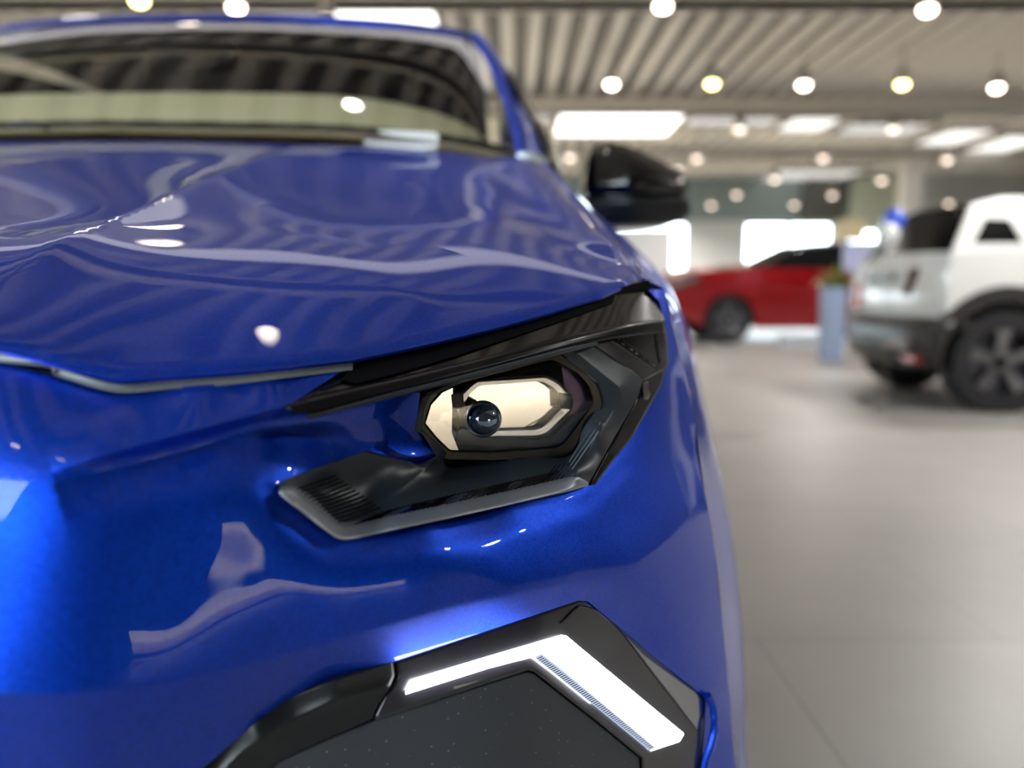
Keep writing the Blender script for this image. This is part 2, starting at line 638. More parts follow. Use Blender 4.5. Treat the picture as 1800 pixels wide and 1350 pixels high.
def floor_mat():
    m, nt, b = new_mat('polished_grey_floor')
    tc = nt.nodes.new('ShaderNodeTexCoord')
    n = nt.nodes.new('ShaderNodeTexNoise'); n.inputs['Scale'].default_value = 1.6; n.inputs['Detail'].default_value = 8; n.inputs['Roughness'].default_value = .65
    br = nt.nodes.new('ShaderNodeTexBrick'); br.offset = .5
    br.inputs['Scale'].default_value = 1; br.inputs['Brick Width'].default_value = 1.2; br.inputs['Row Height'].default_value = .6
    br.inputs['Mortar Size'].default_value = .004
    br.inputs['Color1'].default_value = (.37, .355, .335, 1); br.inputs['Color2'].default_value = (.40, .385, .365, 1); br.inputs['Mortar'].default_value = (.30, .29, .28, 1)
    mx = nt.nodes.new('ShaderNodeMix'); mx.data_type = 'RGBA'; mx.blend_type = 'MULTIPLY'; mx.inputs[0].default_value = .55
    r = nt.nodes.new('ShaderNodeValToRGB'); r.color_ramp.elements[0].position = .3; r.color_ramp.elements[0].color = (.72, .71, .70, 1); r.color_ramp.elements[1].position = .7
    nt.links.new(tc.outputs['Object'], n.inputs['Vector']); nt.links.new(tc.outputs['Object'], br.inputs['Vector'])
    nt.links.new(n.outputs[0], r.inputs[0]); nt.links.new(br.outputs[0], mx.inputs[6]); nt.links.new(r.outputs[0], mx.inputs[7])
    nt.links.new(mx.outputs[2], b.inputs['Base Color'])
    b.inputs['Roughness'].default_value = .38
    return m


def paving_mat():
    m, nt, b = new_mat('sand_coloured_block_paving')
    tc = nt.nodes.new('ShaderNodeTexCoord')
    br = nt.nodes.new('ShaderNodeTexBrick')
    br.inputs['Scale'].default_value = 1; br.inputs['Brick Width'].default_value = .9; br.inputs['Row Height'].default_value = .45
    br.inputs['Mortar Size'].default_value = .03
    br.inputs['Color1'].default_value = (.66, .47, .25, 1); br.inputs['Color2'].default_value = (.56, .39, .20, 1); br.inputs['Mortar'].default_value = (.16, .11, .07, 1)
    nt.links.new(tc.outputs['Object'], br.inputs['Vector']); nt.links.new(br.outputs[0], b.inputs['Base Color'])
    b.inputs['Roughness'].default_value = .8
    return m


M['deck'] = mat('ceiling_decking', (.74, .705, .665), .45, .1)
M['flute'] = mat('shaded_flute', (.17, .163, .155), .6)  # shade of the recessed flutes put into the colour for stripe contrast
M['beam'] = mat('painted_beam', (.78, .745, .70), .6)
M['wall'] = mat('painted_wall', (.62, .63, .60), .7)
M['teal'] = mat('grey_green_wall', (.24, .30, .29), .6)
M['frame'] = mat('window_frame_grey', (.08, .085, .09), .5)
M['lampbody'] = mat('lamp_housing_grey', (.35, .33, .30), .5)
M['sky_panel'] = emit('daylight_panel', (1, .96, .90), 2.6)
M['sky_panel_dim'] = emit('daylight_panel_dim', (1, .96, .90), .5)
M['sky_panel_mid'] = emit('daylight_panel_mid', (1, .96, .90), .95)

fl = tag(plane_mesh('floor', X0, X1, Y0, Y1, 0, floor_mat()), kind='structure')
pv = tag(plane_mesh('forecourt_ground', -40, 40, -60, Y0, -.01, paving_mat()), kind='structure')
bgd = tag(plane_mesh('back_yard_ground', -40, 50, Y1, 70, -.01, paving_mat()), kind='structure')

# corrugated ceiling, ribs running front to back
pitch = .36
V = []; Fc = []
x = X0
prof = []
while x < X1:
    prof += [(x, ZC), (x + .16, ZC), (x + .20, ZC - .10), (x + .32, ZC - .10)]
    x += pitch
prof.append((X1, ZC))
n = len(prof)
V = [(a, Y0, b) for a, b in prof] + [(a, Y1, b) for a, b in prof] + [(a, Y0, ZC + .12) for a, b in prof] + [(a, Y1, ZC + .12) for a, b in prof]
for i in range(n - 1):
    Fc.append((i, i + 1, n + i + 1, n + i))
    Fc.append((2 * n + i, 3 * n + i, 3 * n + i + 1, 2 * n + i + 1))
cm = mesh_raw(V, Fc)
for p in cm.polygons: p.use_smooth = False
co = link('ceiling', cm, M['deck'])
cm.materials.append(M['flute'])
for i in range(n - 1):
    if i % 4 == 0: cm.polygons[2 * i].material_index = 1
tag(co, kind='structure')

# cross beams
for i, yb in enumerate((-1.4, 3.8, 9.0, 14.25, 19.4)):
    b = MB()
    zb = 3.98
    b.box(((X0 + X1) / 2, yb, (ZC - .1 + zb) / 2), (X1 - X0, .30, ZC - .1 - zb))
    b.box(((X0 + X1) / 2, yb, zb + .02), (X1 - X0, .46, .04))
    b.box(((X0 + X1) / 2, yb, ZC - .13), (X1 - X0, .46, .04))
    tag(b.build('trim_%d' % (i + 1), M['beam']), kind='structure')

# unseen luminous strip, added to reflect as a pale band on the bonnet
lt_ = empty('added_strip_light', (1, 5.4, 3.97))
tag(lt_, 'long unseen strip light added above the blue car for the pale band on its bonnet', 'strip light')
MB().box((0, 0, -.02), (24, .66, .02)).build('diffuser', emit('added_strip_glow', (1, .95, .95), .75), lt_)
tr_ = MB().box((0, 0, -.005), (24.1, .74, .02))
for k_ in range(9): tr_.box((-11.6 + k_ * 2.9, 0, .10), (.02, .02, .19))
tr_.build('tray', M['lampbody'], lt_)


# walls
def wall_box(name, x0, x1, y0, y1, z0, z1, m, kind='structure'):
    return tag(MB().box(((x0 + x1) / 2, (y0 + y1) / 2, (z0 + z1) / 2), (x1 - x0, y1 - y0, z1 - z0)).build(name, m), kind=kind)


wall_box('wall_left', X0 - .2, X0, Y0, Y1, 0, ZC + .1, M['wall'])
rw = MB()
rw.box((X1 + .1, 10.5, .25), (.2, 27, .5)).box((X1 + .1, 10.5, 4.0), (.2, 27, .8))
rw.box((X1 + .1, 5.4, 2.2), (.2, 17, 4.0))
rw.box((X1 + .1, 19.0, 2.2), (.2, 10.4, 4.0))
tag(rw.build('wall_right', mat('grey_side_wall', (.22, .22, .21), .7)), kind='structure')
# back wall: grey-green upper band, pale piers, windows below
bw = MB()
bw.box(((X0 + X1) / 2, Y1 + .15, (2.95 + ZC) / 2 + .05), (X1 - X0, .3, ZC - 2.95 + .1))
tag(bw.build('wall_back', M['teal']), kind='structure')
bw = MB()
wins = [(-13.5, -9.0, .6, 2.9), (-8.2, -3.0, .1, 2.9), (-2.2, 2.0, .1, 2.9), (2.9, 5.35, .05, 2.9), (7.15, 9.8, 1.6, 2.9), (10.3, 11.6, 1.9, 2.8)]
xx = X0
for (a, b_, z0, z1) in wins:
    bw.box(((xx + a) / 2, Y1 + .15, 1.475), (a - xx, .3, 2.95))
    bw.box(((a + b_) / 2, Y1 + .15, z0 / 2), (b_ - a, .3, z0))
    if z1 < 2.95: bw.box(((a + b_) / 2, Y1 + .15, (z1 + 2.95) / 2), (b_ - a, .3, 2.95 - z1))
    xx = b_
bw.box(((xx + X1) / 2, Y1 + .15, 1.475), (X1 - xx, .3, 2.95))
tag(bw.build('wall_back', M['wall']), kind='structure')
for i, (a, b_, z0, z1) in enumerate(wins):
    f = MB(); k = max(1, round((b_ - a) / 1.6))
    for j in range(k + 1):
        f.box((a + (b_ - a) * j / k, Y1 + .1, (z0 + z1) / 2), (.07, .08, z1 - z0))
    for z in (z0 + .03, z1 - .03): f.box(((a + b_) / 2, Y1 + .1, z), (b_ - a, .08, .07))
    fo = tag(f.build('window_%d' % (i + 1), M['frame']), kind='structure')
    MB().box(((a + b_) / 2, Y1 + .1, (z0 + z1) / 2), (b_ - a, .012, z1 - z0)).build('glass_pane', M['pane'], fo)
# front wall behind the camera: solid in the middle, glazed on both sides, its darkness and openings shaped for reflections
M['cream'] = mat('charcoal_wall', (.05, .05, .055), .7)
fw = MB()
for (xa, xb) in ((X0, -13.4), (-2.0, 2.4), (4.1, X1)):
    hz_ = ZC
    fw.box(((xa + xb) / 2, Y0 - .1, hz_ / 2), (xb - xa, .2, hz_))
fw.box((3.25, Y0 - .1, (.78 + ZC) / 2), (1.7, .2, ZC - .78))
tag(fw.build('wall_front', M['cream']), kind='structure')
for k, (xa, xb, nb) in enumerate(((-13.4, -2.0, 3), (2.4, 4.1, 1))):
    f = MB()
    zt_ = 4.2 if xa < 0 else .78
    for j in range(nb + 1):
        f.box((xa + j * (xb - xa) / nb, Y0, zt_ / 2), (.10, .12, zt_))
    for z in (.04, zt_ - .04): f.box(((xa + xb) / 2, Y0, z), (xb - xa, .12, .08))
    fo = tag(f.build('window_%d' % (k + 7), M['frame']), kind='structure')
    MB().box(((xa + xb) / 2, Y0 - .02, zt_ / 2), (xb - xa, .012, zt_)).build('glass_pane', M['pane'], fo)

# unseen pale building added behind the camera to hide the low sky
ob = MB().box((21, -30, 6.5), (48, 6, 13))
for k in range(11, 22): ob.box((-42 + k * 4, -26.98, 2.0), (2.2, .1, 2.2)).box((-42 + k * 4, -26.98, 6.0), (2.2, .1, 1.8)).box((-42 + k * 4, -26.98, 10.0), (2.2, .1, 1.8))
tag(ob.build('added_building', mat('pale_render', (.55, .50, .44), .8)), kind='structure')
tag(MB().box((7.5, -5.0, 4.45), (17, 4.0, .18)).build('added_canopy', M['beam']), kind='structure')  # unseen canopy added to keep bright sky out of the paint reflections
# pale columns, and the darker recess beside them
for i, (xa, ya, wd, m) in enumerate(((9.75, 19.4, .42, 'beam'), (-7.5, 19.4, .42, 'beam'), (-7.5, 9.0, .42, 'beam'), (13.6, 9.0, .42, 'beam'))):
    tag(MB().box((xa, ya, 2.0), (wd, .42, 4.0)).build('trim_%d' % (i + 6), M[m]), kind='structure')
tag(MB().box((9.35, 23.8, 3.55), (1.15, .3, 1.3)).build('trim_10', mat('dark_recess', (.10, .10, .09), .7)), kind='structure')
tag(MB().box((11.1, 23.7, 3.4), (1.9, .3, 1.6)).build('trim_11', mat('pale_green_panel', (.62, .66, .52), .7)), kind='structure')

tag(MB().box((14.1, 23.7, 3.5), (3.8, .3, 1.5)).build('trim_12', M['wall']), kind='structure')
# roof lights
SKY = []
def roof_light(pxa, pxb, pya, pyb, m='sky_panel', z=ZC - .11, name='roof_light'):
    p = [atz(pxa, pya, z), atz(pxb, pya, z), atz(pxb, pyb, z), atz(pxa, pyb, z)]
    ya, yb = p[0][1], p[2][1]
    xa = p[0][0]; xb = (p[1][0] + p[2][0]) / 2; xa = (p[0][0] + p[3][0]) / 2
    t = empty(name, ((xa + xb) / 2, (ya + yb) / 2, z))
    wd, dp = xb - xa, abs(yb - ya)
    MB().box((0, 0, -.01), (wd, dp, .02)).build('diffuser', M[m], t)
    fr = MB()
    for s in (-1, 1):
        fr.box((s * (wd / 2 + .03), 0, .0), (.06, dp + .12, .12)); fr.box((0, s * (dp / 2 + .03), .0), (wd, .06, .12))
    fr.build('frame', M['lampbody'], t)
    SKY.append(t)
    return t


tag(roof_light(590, 765, 44, 8), 'large glowing roof light above the top edge of the windscreen', 'roof light')
tag(roof_light(430, 570, 22, 2, 'sky_panel_dim'), 'dimmer roof light left of the large one above the windscreen', 'roof light')
tag(roof_light(980, 1185, 235, 198), 'wide bright roof light above the black door mirror', 'roof light')
for a, b_, c, d, l in ((880, 965, 212, 196, 'small faint roof light left of the wide bright one, beside the windscreen pillar'),
                       (1205, 1365, 218, 202, 'long faint roof light right of the wide bright one'),
                       (1378, 1462, 228, 203, 'bright short roof light behind the second beam, right of centre'),
                       (1480, 1620, 234, 214, 'faint roof light between two bright ones in the second bay'),
                       (1636, 1716, 252, 224, 'bright roof light second from the right edge of the photo'),
                       (1728, 1812, 264, 236, 'bright roof light cut by the right edge of the photo'),
                       (1335, 1480, 326, 296, 'sloping pale strip light near the back wall')):
    tag(roof_light(a, b_, c, d, 'sky_panel_dim' if 'faint' in l or 'pale' in l else 'sky_panel_mid'), l, 'roof light')

# spot lamps hanging under the ceiling
M['bulb_w'] = emit('bulb_warm_white', (1, .86, .70), 11)
M['bulb_y'] = emit('bulb_yellow', (1, .84, .34), 9)
M['bulb_d'] = emit('bulb_far', (1, .80, .66), 2.6)


def make_lamp(m, r=.06, drop=.3):
    t = empty('ceiling_spotlight')
    MB().rev([(r * .6, .22), (r, .20), (r * 1.15, .02), (r * 1.05, .02)], n=20).build('housing', M['lampbody'], t, True)
    MB().tube([(0, 0, .2), (0, 0, .2 + drop)], .012, 6).build('stem', M['lampbody'], t)
    MB().rev([(.001, -.045)] + [(r * math.cos(a), -.045 * math.sin(a) + .0) for a in [R(70), R(50), R(25), 0]] + [(r * .95, .03)], n=20).build('bulb', m, t, True)
    return t


def copy_tree(o, parent=None):
    c = o.copy(); COL.objects.link(c)
    if parent is not None: c.parent = parent
    for ch in list(o.children): copy_tree(ch, c)
    return c


lamp_z = 3.72
pro = {}
front = [(1165, 12, 'w', 'warm spotlight at the top edge of the photo above the black door mirror'),
         (1630, 18, 'w', 'warm spotlight at the top edge of the photo, right of the other top one'),
         (415, 14, 'w', 'warm spotlight just above the windscreen, second from the left'),
         (245, 2, 'y', 'yellowish spotlight cut by the top edge above the windscreen'),
         (575, 36, 'd', 'small spotlight touching the top edge of the windscreen before the large roof light'),
         (1075, 149, 'w', 'first spotlight of the long row below the decking, nearest the car'),
         (1252, 148, 'y', 'yellow spotlight, second in the long row under the first beam'),
         (1413, 150, 'w', 'warm white spotlight between the two yellow ones'),
         (1586, 149, 'y', 'brightest yellow spotlight, fourth in the long row'),
         (1752, 155, 'w', 'warm white spotlight at the right end of the long row'),
         (1300, 228, 'd', 'dim spotlight in front of the middle of the second bay'),
         (1570, 228, 'd', 'dim spotlight under the right part of the second bay'),
         (1225, 279, 'd', 'dim spotlight right of the black door mirror'),
         (1447, 279, 'd', 'dim spotlight left of the pale column'),
         (1665, 282, 'd', 'dim spotlight right of the pale column'),
         (1002, 278, 'd', 'dim spotlight left of the black door mirror')]
far = [(1362, 316, 'dim far spotlight beside the sloping strip light'), (1550, 318, 'dim far spotlight just left of the pale column'),
       (1295, 343, 'dim far spotlight at the middle of the grey-green wall'), (1463, 344, 'dim far spotlight left of the dark wall recess'),
       (1250, 362, 'lowest left spotlight before the grey-green wall'), (1396, 361, 'lowest spotlight just above the large bright back window'),
       (1668, 358, 'far spotlight just above the white car roof'), (1190, 300, 'far spotlight behind the outer tip of the black door mirror')]
xs = []
for (a, b_, k, l) in front:
    m = {'w': M['bulb_w'], 'y': M['bulb_y'], 'd': M['bulb_d']}[k]
    r = .075 if k != 'd' else .085
    if k not in pro: pro[k] = make_lamp(m, r); o = pro[k]
    else: o = copy_tree(pro[k])
    o.location = atz(a, b_, lamp_z)
    tag(o, l, 'spotlight', 'spotlights under the hall ceiling')
for (a, b_, l) in far:
    o = copy_tree(pro['d']); z = 3.45; o.location = atz(a, b_, z)
    if o.location.y > 23.3:
        y = 23.0; q = PT(a, b_, y); o.location = (q[0], y, q[2])
    for c in o.children:
        if c.name.startswith('stem'): c.scale = (1, 1, max(1, 1 + (4.15 - o.location.z - .5) / .3 * .6))
    tag(o, l, 'spotlight', 'far spotlights by the back wall')
for (a, b_) in ((-.5, 2.4), (1.6, 5.6), (-2.4, 5.6), (-1.6, -.6)):
    o = copy_tree(pro['w']); o.location = (a, b_, lamp_z)
    tag(o, 'warm spotlight hanging over the blue car', 'spotlight', 'spotlights over the blue car')
ld = bpy.data.lights.new('dash_fill_spot', 'SPOT'); ld.spot_size = R(34); ld.spot_blend = .7; ld.energy = 10; ld.shadow_soft_size = .06; ld.color = (1, .95, .85)  # unseen extra spot added to brighten the dashboard
lo = bpy.data.objects.new('dash_fill_spot', ld); COL.objects.link(lo); lo.location = (-.5, 2.38, 3.6); lo.rotation_euler = (R(-14), R(-6), 0)
# the light of the spot lamps, one soft source per bay, plus one added to brighten the white car
for i, (x_, y_) in enumerate(((-3.5, 6.4), (4.5, 6.4),  (-3.5, 11.5), (4.5, 11.5), (10.5, 11.5), (4, 17), (10, 17), (5.5, 1.0), (4.6, 3.6), (4.5, 22), (9.5, 22))):
    ld = bpy.data.lights.new('spot_row_light', 'SPOT'); ld.spot_size = R(150); ld.spot_blend = .6; ld.energy = 240; ld.shadow_soft_size = .15; ld.color = (1, .96, .91)
    lo = bpy.data.objects.new('spot_row_light', ld); COL.objects.link(lo); lo.location = (x_, y_, 3.4)
# ------------------------------------------------------------------ the blue car
car = empty('car', (-.80, 2.3, 0))
tag(car, 'metallic blue car with its lit daytime running light close to the camera', 'car')
XM = -.80


def cpart(o, label=None):
    o.parent = car
    o.matrix_parent_inverse = Matrix.Translation(Vector((.80, -2.3, 0)))
    if label: o['label'] = label
    return o


# ---- outlines seen from the front, each point with its real depth (px, py, Y)
HOOD_FRONT = [(0, 617, .470), (100, 642, .470), (205, 670, .472), (300, 664, .484), (400, 657, .498), (510, 647, .518),
              (620, 634, .545), (735, 610, .588), (850, 583, .640), (970, 550, .715), (1060, 522, .795), (1105, 503, .860), (1122, 489, .925)]
HOOD_SIDE = [(1122, 489, .925), (1092, 452, .985), (1060, 413, 1.075), (1028, 374, 1.18), (1000, 343, 1.30), (970, 311, 1.45), (945, 289, 1.63)]
HOOD_REAR = [(945, 289, 1.63), (930, 281, 1.655), (800, 266, 1.615), (600, 254, 1.575), (307, 246, 1.55)]
hf = [tuple(PT(*p)) for p in HOOD_FRONT]
hs = [tuple(PT(*p)) for p in HOOD_SIDE]
hr = [tuple(PT(*p)) for p in HOOD_REAR]
zc_f = .845
hf = [(XM, .446, zc_f), (-.62, .447, zc_f), (-.52, .450, .842), (-.42, .458, .833)] + hf
hr[-1] = (XM, 1.55, hr[-1][2])

# bonnet height over the ground plan
CRE = [(-.352, .40), (-.357, .54), (-.372, .73), (-.395, 1.10), (-.41, 1.3), (-.42, 1.7)]


def hood_feat(x, y):
    d, run, side = seg_dist(x, y, CRE)
    sg = side * d                       # >0 on the inner (centre) side
    out = np.clip(-sg, 0, 1)
    k = np.clip((y - .50) / .16, 0, 1) * np.clip((1.55 - y) / .3, 0, 1)
    k = k * k * (3 - 2 * k)
    r = .0035
    ridge = .016 * k * np.exp(-(np.sqrt(d * d + r * r)) / .075)
    # soft swage from the headlamp corner running back, with a hollow beside it
    d2, r2, s2 = seg_dist(x, y, [(.118, .93), (.075, 1.15), (.03, 1.45), (.01, 1.7)])
    sw = .012 * np.exp(-(d2 / .045) ** 2) * np.clip((y - .75) / .2, 0, 1)
    d3, r3, s3 = seg_dist(x, y, [(-.10, .70), (-.17, .95), (-.22, 1.25), (-.22, 1.45)])
    hol = -.009 * np.exp(-(d3 / .11) ** 2) * np.clip((y - .6) / .2, 0, 1)
    return ridge + sw + hol


zc = [(-.357, .56, .862), (-.372, .73, .909), (-.395, 1.10, 1.012), (-.408, 1.3, 1.062),
      (XM, .56, .884), (XM, .73, .925), (XM, 1.10, 1.022), (XM, 1.3, 1.072),
      (-.20, .56, .836), (-.20, .68, .876), (-.20, .85, .920), (-.20, 1.10, .982), (-.20, 1.35, 1.052),
      (-.09, .66, .860), (-.06, .85, .905), (-.04, 1.1, .965), (-.04, 1.35, 1.04), (.03, .82, .884), (.06, 1.0, .930),
      (.03, 1.3, 1.02), (-.28, .52, .836), (-.15, .57, .828)]
ctrl = [(p[0], p[1], p[2] + .0040) for p in hf] + [(p[0], p[1], p[2] + .004) for p in hs[1:]] + hr[1:] + zc
ctrl = np.array([tuple(c) for c in ctrl])
mir = ctrl[ctrl[:, 0] > XM + .02].copy(); mir[:, 0] = 2 * XM - mir[:, 0]
allc = np.vstack([ctrl, mir])
ax = np.abs(allc[:, 0] - XM) + XM
nb_ = len(hf) + len(hs) - 1 + len(hr) - 1
isz = np.array([i >= nb_ for i in range(len(ctrl))] + [i >= nb_ for i in range(len(ctrl)) if ctrl[i, 0] > XM + .02])
hood_t = TPS(allc[:, :2], allc[:, 2] - hood_feat(ax, allc[:, 1]), np.where(isz, 1.5e-2, 1.5e-4))


def hood_z(x, y):
    xa = np.abs(x - XM) + XM
    z = hood_t(xa, y) + hood_feat(xa, y)
    # rolled front lip
    d = seg_dist(xa, y, [(p[0], p[1]) for p in hf])[0]
    k = np.clip(1 - d / .010, 0, 1)
    z = z - .0045 * (1 - np.sqrt(np.clip(1 - k * k * .97, 0, 1)))
    d = seg_dist(xa, y, [(p[0], p[1]) for p in hs])[0]
    k = np.clip(1 - d / .012, 0, 1)
    return z - .006 * (1 - np.sqrt(np.clip(1 - k * k * .97, 0, 1)))


def crv(P, n):
    return [tuple(q) for q in catmull(P, n)]


hf_s = hf[:5] + crv(hf[5:], 40) if False else hf
hood_poly = [(p[0], p[1]) for p in hf_s] + [(p[0], p[1]) for p in crv(hs, 24)[1:]] + [(p[0], p[1]) for p in hr[1:]]
hood = surface('hood', hood_poly, lambda x, y: np.stack([x, y, hood_z(x, y)], -1), .011, M['blue'], None,
               (-.3, .8, 4), mirror=True, e=.0012, thick=.002, wall_dir=(0, .6, -1), rings=(.0015, .004, .008, .012))
cpart(hood)

# grey seal along the shut line below the bonnet edge
rows = []
for k, (dy, back) in enumerate(((5, .001), (13, .004), (22, .002))):
    rows.append([tuple(PT(a, b_ + dy * (.9 if a < 500 else .75), Y + back - .001 * k)) for a, b_, Y in HOOD_FRONT[:7]])
wd = lambda p, k: (p[0], p[1], p[2])
rows = [[(XM, .452 + .002 * k, .84 - .005 * k), (-.6, .452 + .002 * k, .84 - .005 * k)] + r for k, r in enumerate(rows)]
seal_rows = [np.vstack([(np.array(q_) * [-1, 1, 1] + [2 * XM, 0, 0])[:0:-1], np.array(q_)]) for q_ in [catmull(r, 90) for r in rows]]
cpart(loft('bonnet_seal', seal_rows, M['gap'], None, nv=7))

# ---- front body over the pixels of the photograph, in true depth
def ctrl_world(x, y, z):
    a, b_ = PX(x, y, z)
    return (float(a), float(b_), y)


SH = [(px, py + (21 if px < 300 else 17), Y + .003) for px, py, Y in HOOD_FRONT[:6]]
SH.append((620, 640, .552))
B = SH + [
    ctrl_world(XM, .452, .815), ctrl_world(-.5, .455, .812), ctrl_world(-.65, .452, .814), ctrl_world(-.42, .456, .80),
    ctrl_world(XM, .400, .74), ctrl_world(-.62, .400, .74), ctrl_world(-.62, .378, .62), ctrl_world(-.62, .387, .48), ctrl_world(-.45, .402, .74), ctrl_world(XM, .375, .62), ctrl_world(-.45, .380, .62),
    ctrl_world(XM, .385, .48), ctrl_world(-.45, .39, .48), ctrl_world(XM, .40, .36), ctrl_world(-.35, .405, .36),
    # between bonnet line and crease
    (0, 730, .440), (0, 825, .418), (90, 826, .420), (200, 750, .445), (300, 765, .446), (350, 700, .471), (400, 742, .466),
    (500, 714, .492), (560, 680, .520), (590, 662, .536),
    # nose
    (0, 930, .406), (0, 1050, .395), (0, 1200, .384), (0, 1350, .402), (0, 1500, .42), (150, 930, .412), (150, 1050, .403), (150, 1200, .393), (150, 1350, .412),
    (300, 950, .432), (300, 1060, .424), (300, 1190, .414), (250, 1350, .434), (200, 1500, .45),
    (440, 1000, .450), (440, 1100, .442), (430, 1180, .440), (400, 1290, .460), (340, 1350, .456),
    # under the headlamp
    (488, 850, .471), (490, 870, .470), (600, 952, .484), (750, 920, .516), (900, 888, .575), (1032, 858, .640), (1080, 820, .690),
    (620, 1030, .474), (760, 1010, .502), (900, 970, .556), (1000, 940, .605), (1100, 900, .680), (1180, 880, .77),
    (600, 1122, .466), (740, 1082, .488), (900, 1043, .534), (1000, 1026, .572), (1120, 992, .646), (1180, 945, .728), (1215, 905, .792),
    (691, 1155, .506), (850, 1100, .538), (1016, 1050, .596), (1110, 1110, .650), (1180, 1165, .700), (1243, 1226, .770),
    (560, 1195, .486), (500, 1230, .480), (1160, 1040, .690), (1210, 1100, .745), (1250, 1180, .795), (1262, 1260, .805), (1250, 1350, .795), (1250, 1500, .79),
    # right of the headlamp
    (1110, 770, .738), (1140, 710, .800), (1168, 650, .850), (1172, 570, .890), (1168, 508, .915), (1150, 800, .780), (1190, 700, .880), (1200, 800, .860),
    (1180, 600, .895), (1178, 560, .905), (1200, 640, .925), (1222, 740, .930), (1238, 860, .880), (1255, 960, .865), (1270, 1100, .86), (1283, 1230, .85), (1292, 1350, .85), (1300, 1500, .85),
    # the blue hollow beside the lamp
    (545, 745, .528), (650, 740, .572), (735, 720, .612), (720, 790, .610), (745, 818, .612), (641, 800, .572), (600, 790, .552), (780, 810, .62),
    (900, 720, .68), (1000, 740, .72), (850, 860, .60)]
CR1 = [(90, 826), (300, 768), (500, 715), (740, 650)]
CR2 = [(-300, 1235), (-60, 1222), (120, 1222), (250, 1207), (440, 1168), (600, 1122), (740, 1081), (900, 1042), (1020, 1020), (1120, 994), (1175, 950), (1236, 868)]


def body_feat(u, v):
    d, run, side = seg_dist(u, v, CR1)
    below = np.where(side > 0, d, 0.0)
    run = run
    A = np.clip(run / .35, 0, 1) ** .8
    A = A * np.where(u > 560, np.clip(1 - (u - 560) / 260, 0, 1), 1)
    q = below / 52.0
    sc = .017 * A * q * np.exp(1 - q) * np.exp(-(below / 95.0) ** 2)
    r = 3.5
    ds = np.sqrt(d * d + r * r)
    ridge = -.0045 * np.exp(-ds / 26.0) * np.clip(run / .12, 0, 1)
    d2, run2, s2 = seg_dist(u, v, CR2)
    r = 4.5
    w2 = 55.0
    am = np.interp(run2, [0, .1, .3, .8, 1], [.003, .005, .0065, .0065, .003])
    ridge2 = -am * np.exp(-np.sqrt(d2 * d2 + r * r) / w2)
    # soft ring around the tray
    d3, r3, s3 = seg_dist(u, v, [(470, 860), (500, 910), (585, 968), (700, 962), (1030, 885), (1100, 820)])
    ring = .0010 * np.exp(-(d3 / 16.0) ** 2)
    return sc + ridge + ridge2 + ring


Bc = np.array(B, float)
HL_ = [(505, 714), (530, 727), (700, 692), (738, 690), (733, 750), (772, 803), (736, 817), (641, 797), (492, 853), (494, 866), (597, 942), (1030, 846), (1070, 800), (1162, 650), (1166, 568)]
LW_ = [(1240, 1340), (1240, 1228), (1033, 1057), (1016, 1056), (691, 1163), (505, 1229), (418, 1298), (358, 1350)]
sm_ = np.minimum(seg_dist(Bc[:, 0], Bc[:, 1], HL_)[0], seg_dist(Bc[:, 0], Bc[:, 1], LW_)[0])
lam_ = np.where(np.arange(len(Bc)) < len(SH), 3e-4, np.where(sm_ < 16, 1.5e-3, 9e-3))
bt = TPS(Bc[:, :2], 1.0 / (Bc[:, 2] - body_feat(Bc[:, 0], Bc[:, 1])), lam_, 1000.0)
print('RES', [(tuple(b), round(float(y) - b[2], 4)) for b, y in zip(B, 1.0 / bt(Bc[:, 0], Bc[:, 1]) + body_feat(Bc[:, 0], Bc[:, 1])) if abs(float(y) - b[2]) > .006])


def body_Y(u, v):
    return 1.0 / bt(u, v) + body_feat(u, v)


cl = [ctrl_world(XM, .452, .815), ctrl_world(-.5, .455, .812), ctrl_world(-.65, .452, .814), ctrl_world(-.42, .456, .80)]


def centre_px(z):
    y = .4
    for _ in range(60):
        a, b_ = PX(XM, y, z); y2 = float(body_Y(np.array([a]), np.array([b_]))[0]); y = .5 * (y + y2)
    a, b_ = PX(XM, y, z)
    return (float(a), float(b_))


left_edge = [centre_px(z) for z in (.44, .50, .56, .62, .68, .74, .79)]
top_edge = [(p[0], p[1]) for p in cl]
top_edge[0] = centre_px(.815)
front_top = [(p[0], p[1]) for p in SH]
edge_r = [(1168, 508), (1178, 560), (1200, 640), (1222, 740), (1238, 860), (1255, 960), (1270, 1100), (1283, 1230), (1292, 1350), (1300, 1500)]
lamp_hole = [(505, 714), (530, 727), (700, 692), (738, 690), (733, 750), (760, 790), (772, 803), (736, 817), (641, 797), (492, 853),
             (494, 866), (597, 942), (1030, 846), (1070, 800), (1162, 650), (1166, 568), (1160, 530), (1140, 510)]
low_hole_r = [(1234, 1500), (1234, 1340), (1240, 1240), (1240, 1228), (1033, 1057), (1016, 1056), (691, 1163), (505, 1229), (418, 1298), (358, 1350), (258, 1500)]
body_poly = left_edge + top_edge + front_top + lamp_hole[:0] + [(508, 712)] + lamp_hole[1:] + edge_r[:] + low_hole_r
closed_poly = left_edge + top_edge + front_top + [(735, 640), (900, 590), (1060, 530), (1140, 505)] + edge_r + low_hole_r
body_poly = [p for i, p in enumerate(body_poly)]
ex = []
for L_, sp_ in ((CR1[:3], 5), (CR2, 7)):
    for off in (-5, -2, 0, 2, 5):
        for q in densify(L_, sp_, False):
            ex.append((q[0] + off * .26, q[1] + off))
ex = [q for q in ex if inside(np.array([q[0]]), np.array([q[1]]), body_poly)[0] and seg_dist(np.array([q[0]]), np.array([q[1]]), body_poly, True)[0][0] > 3]
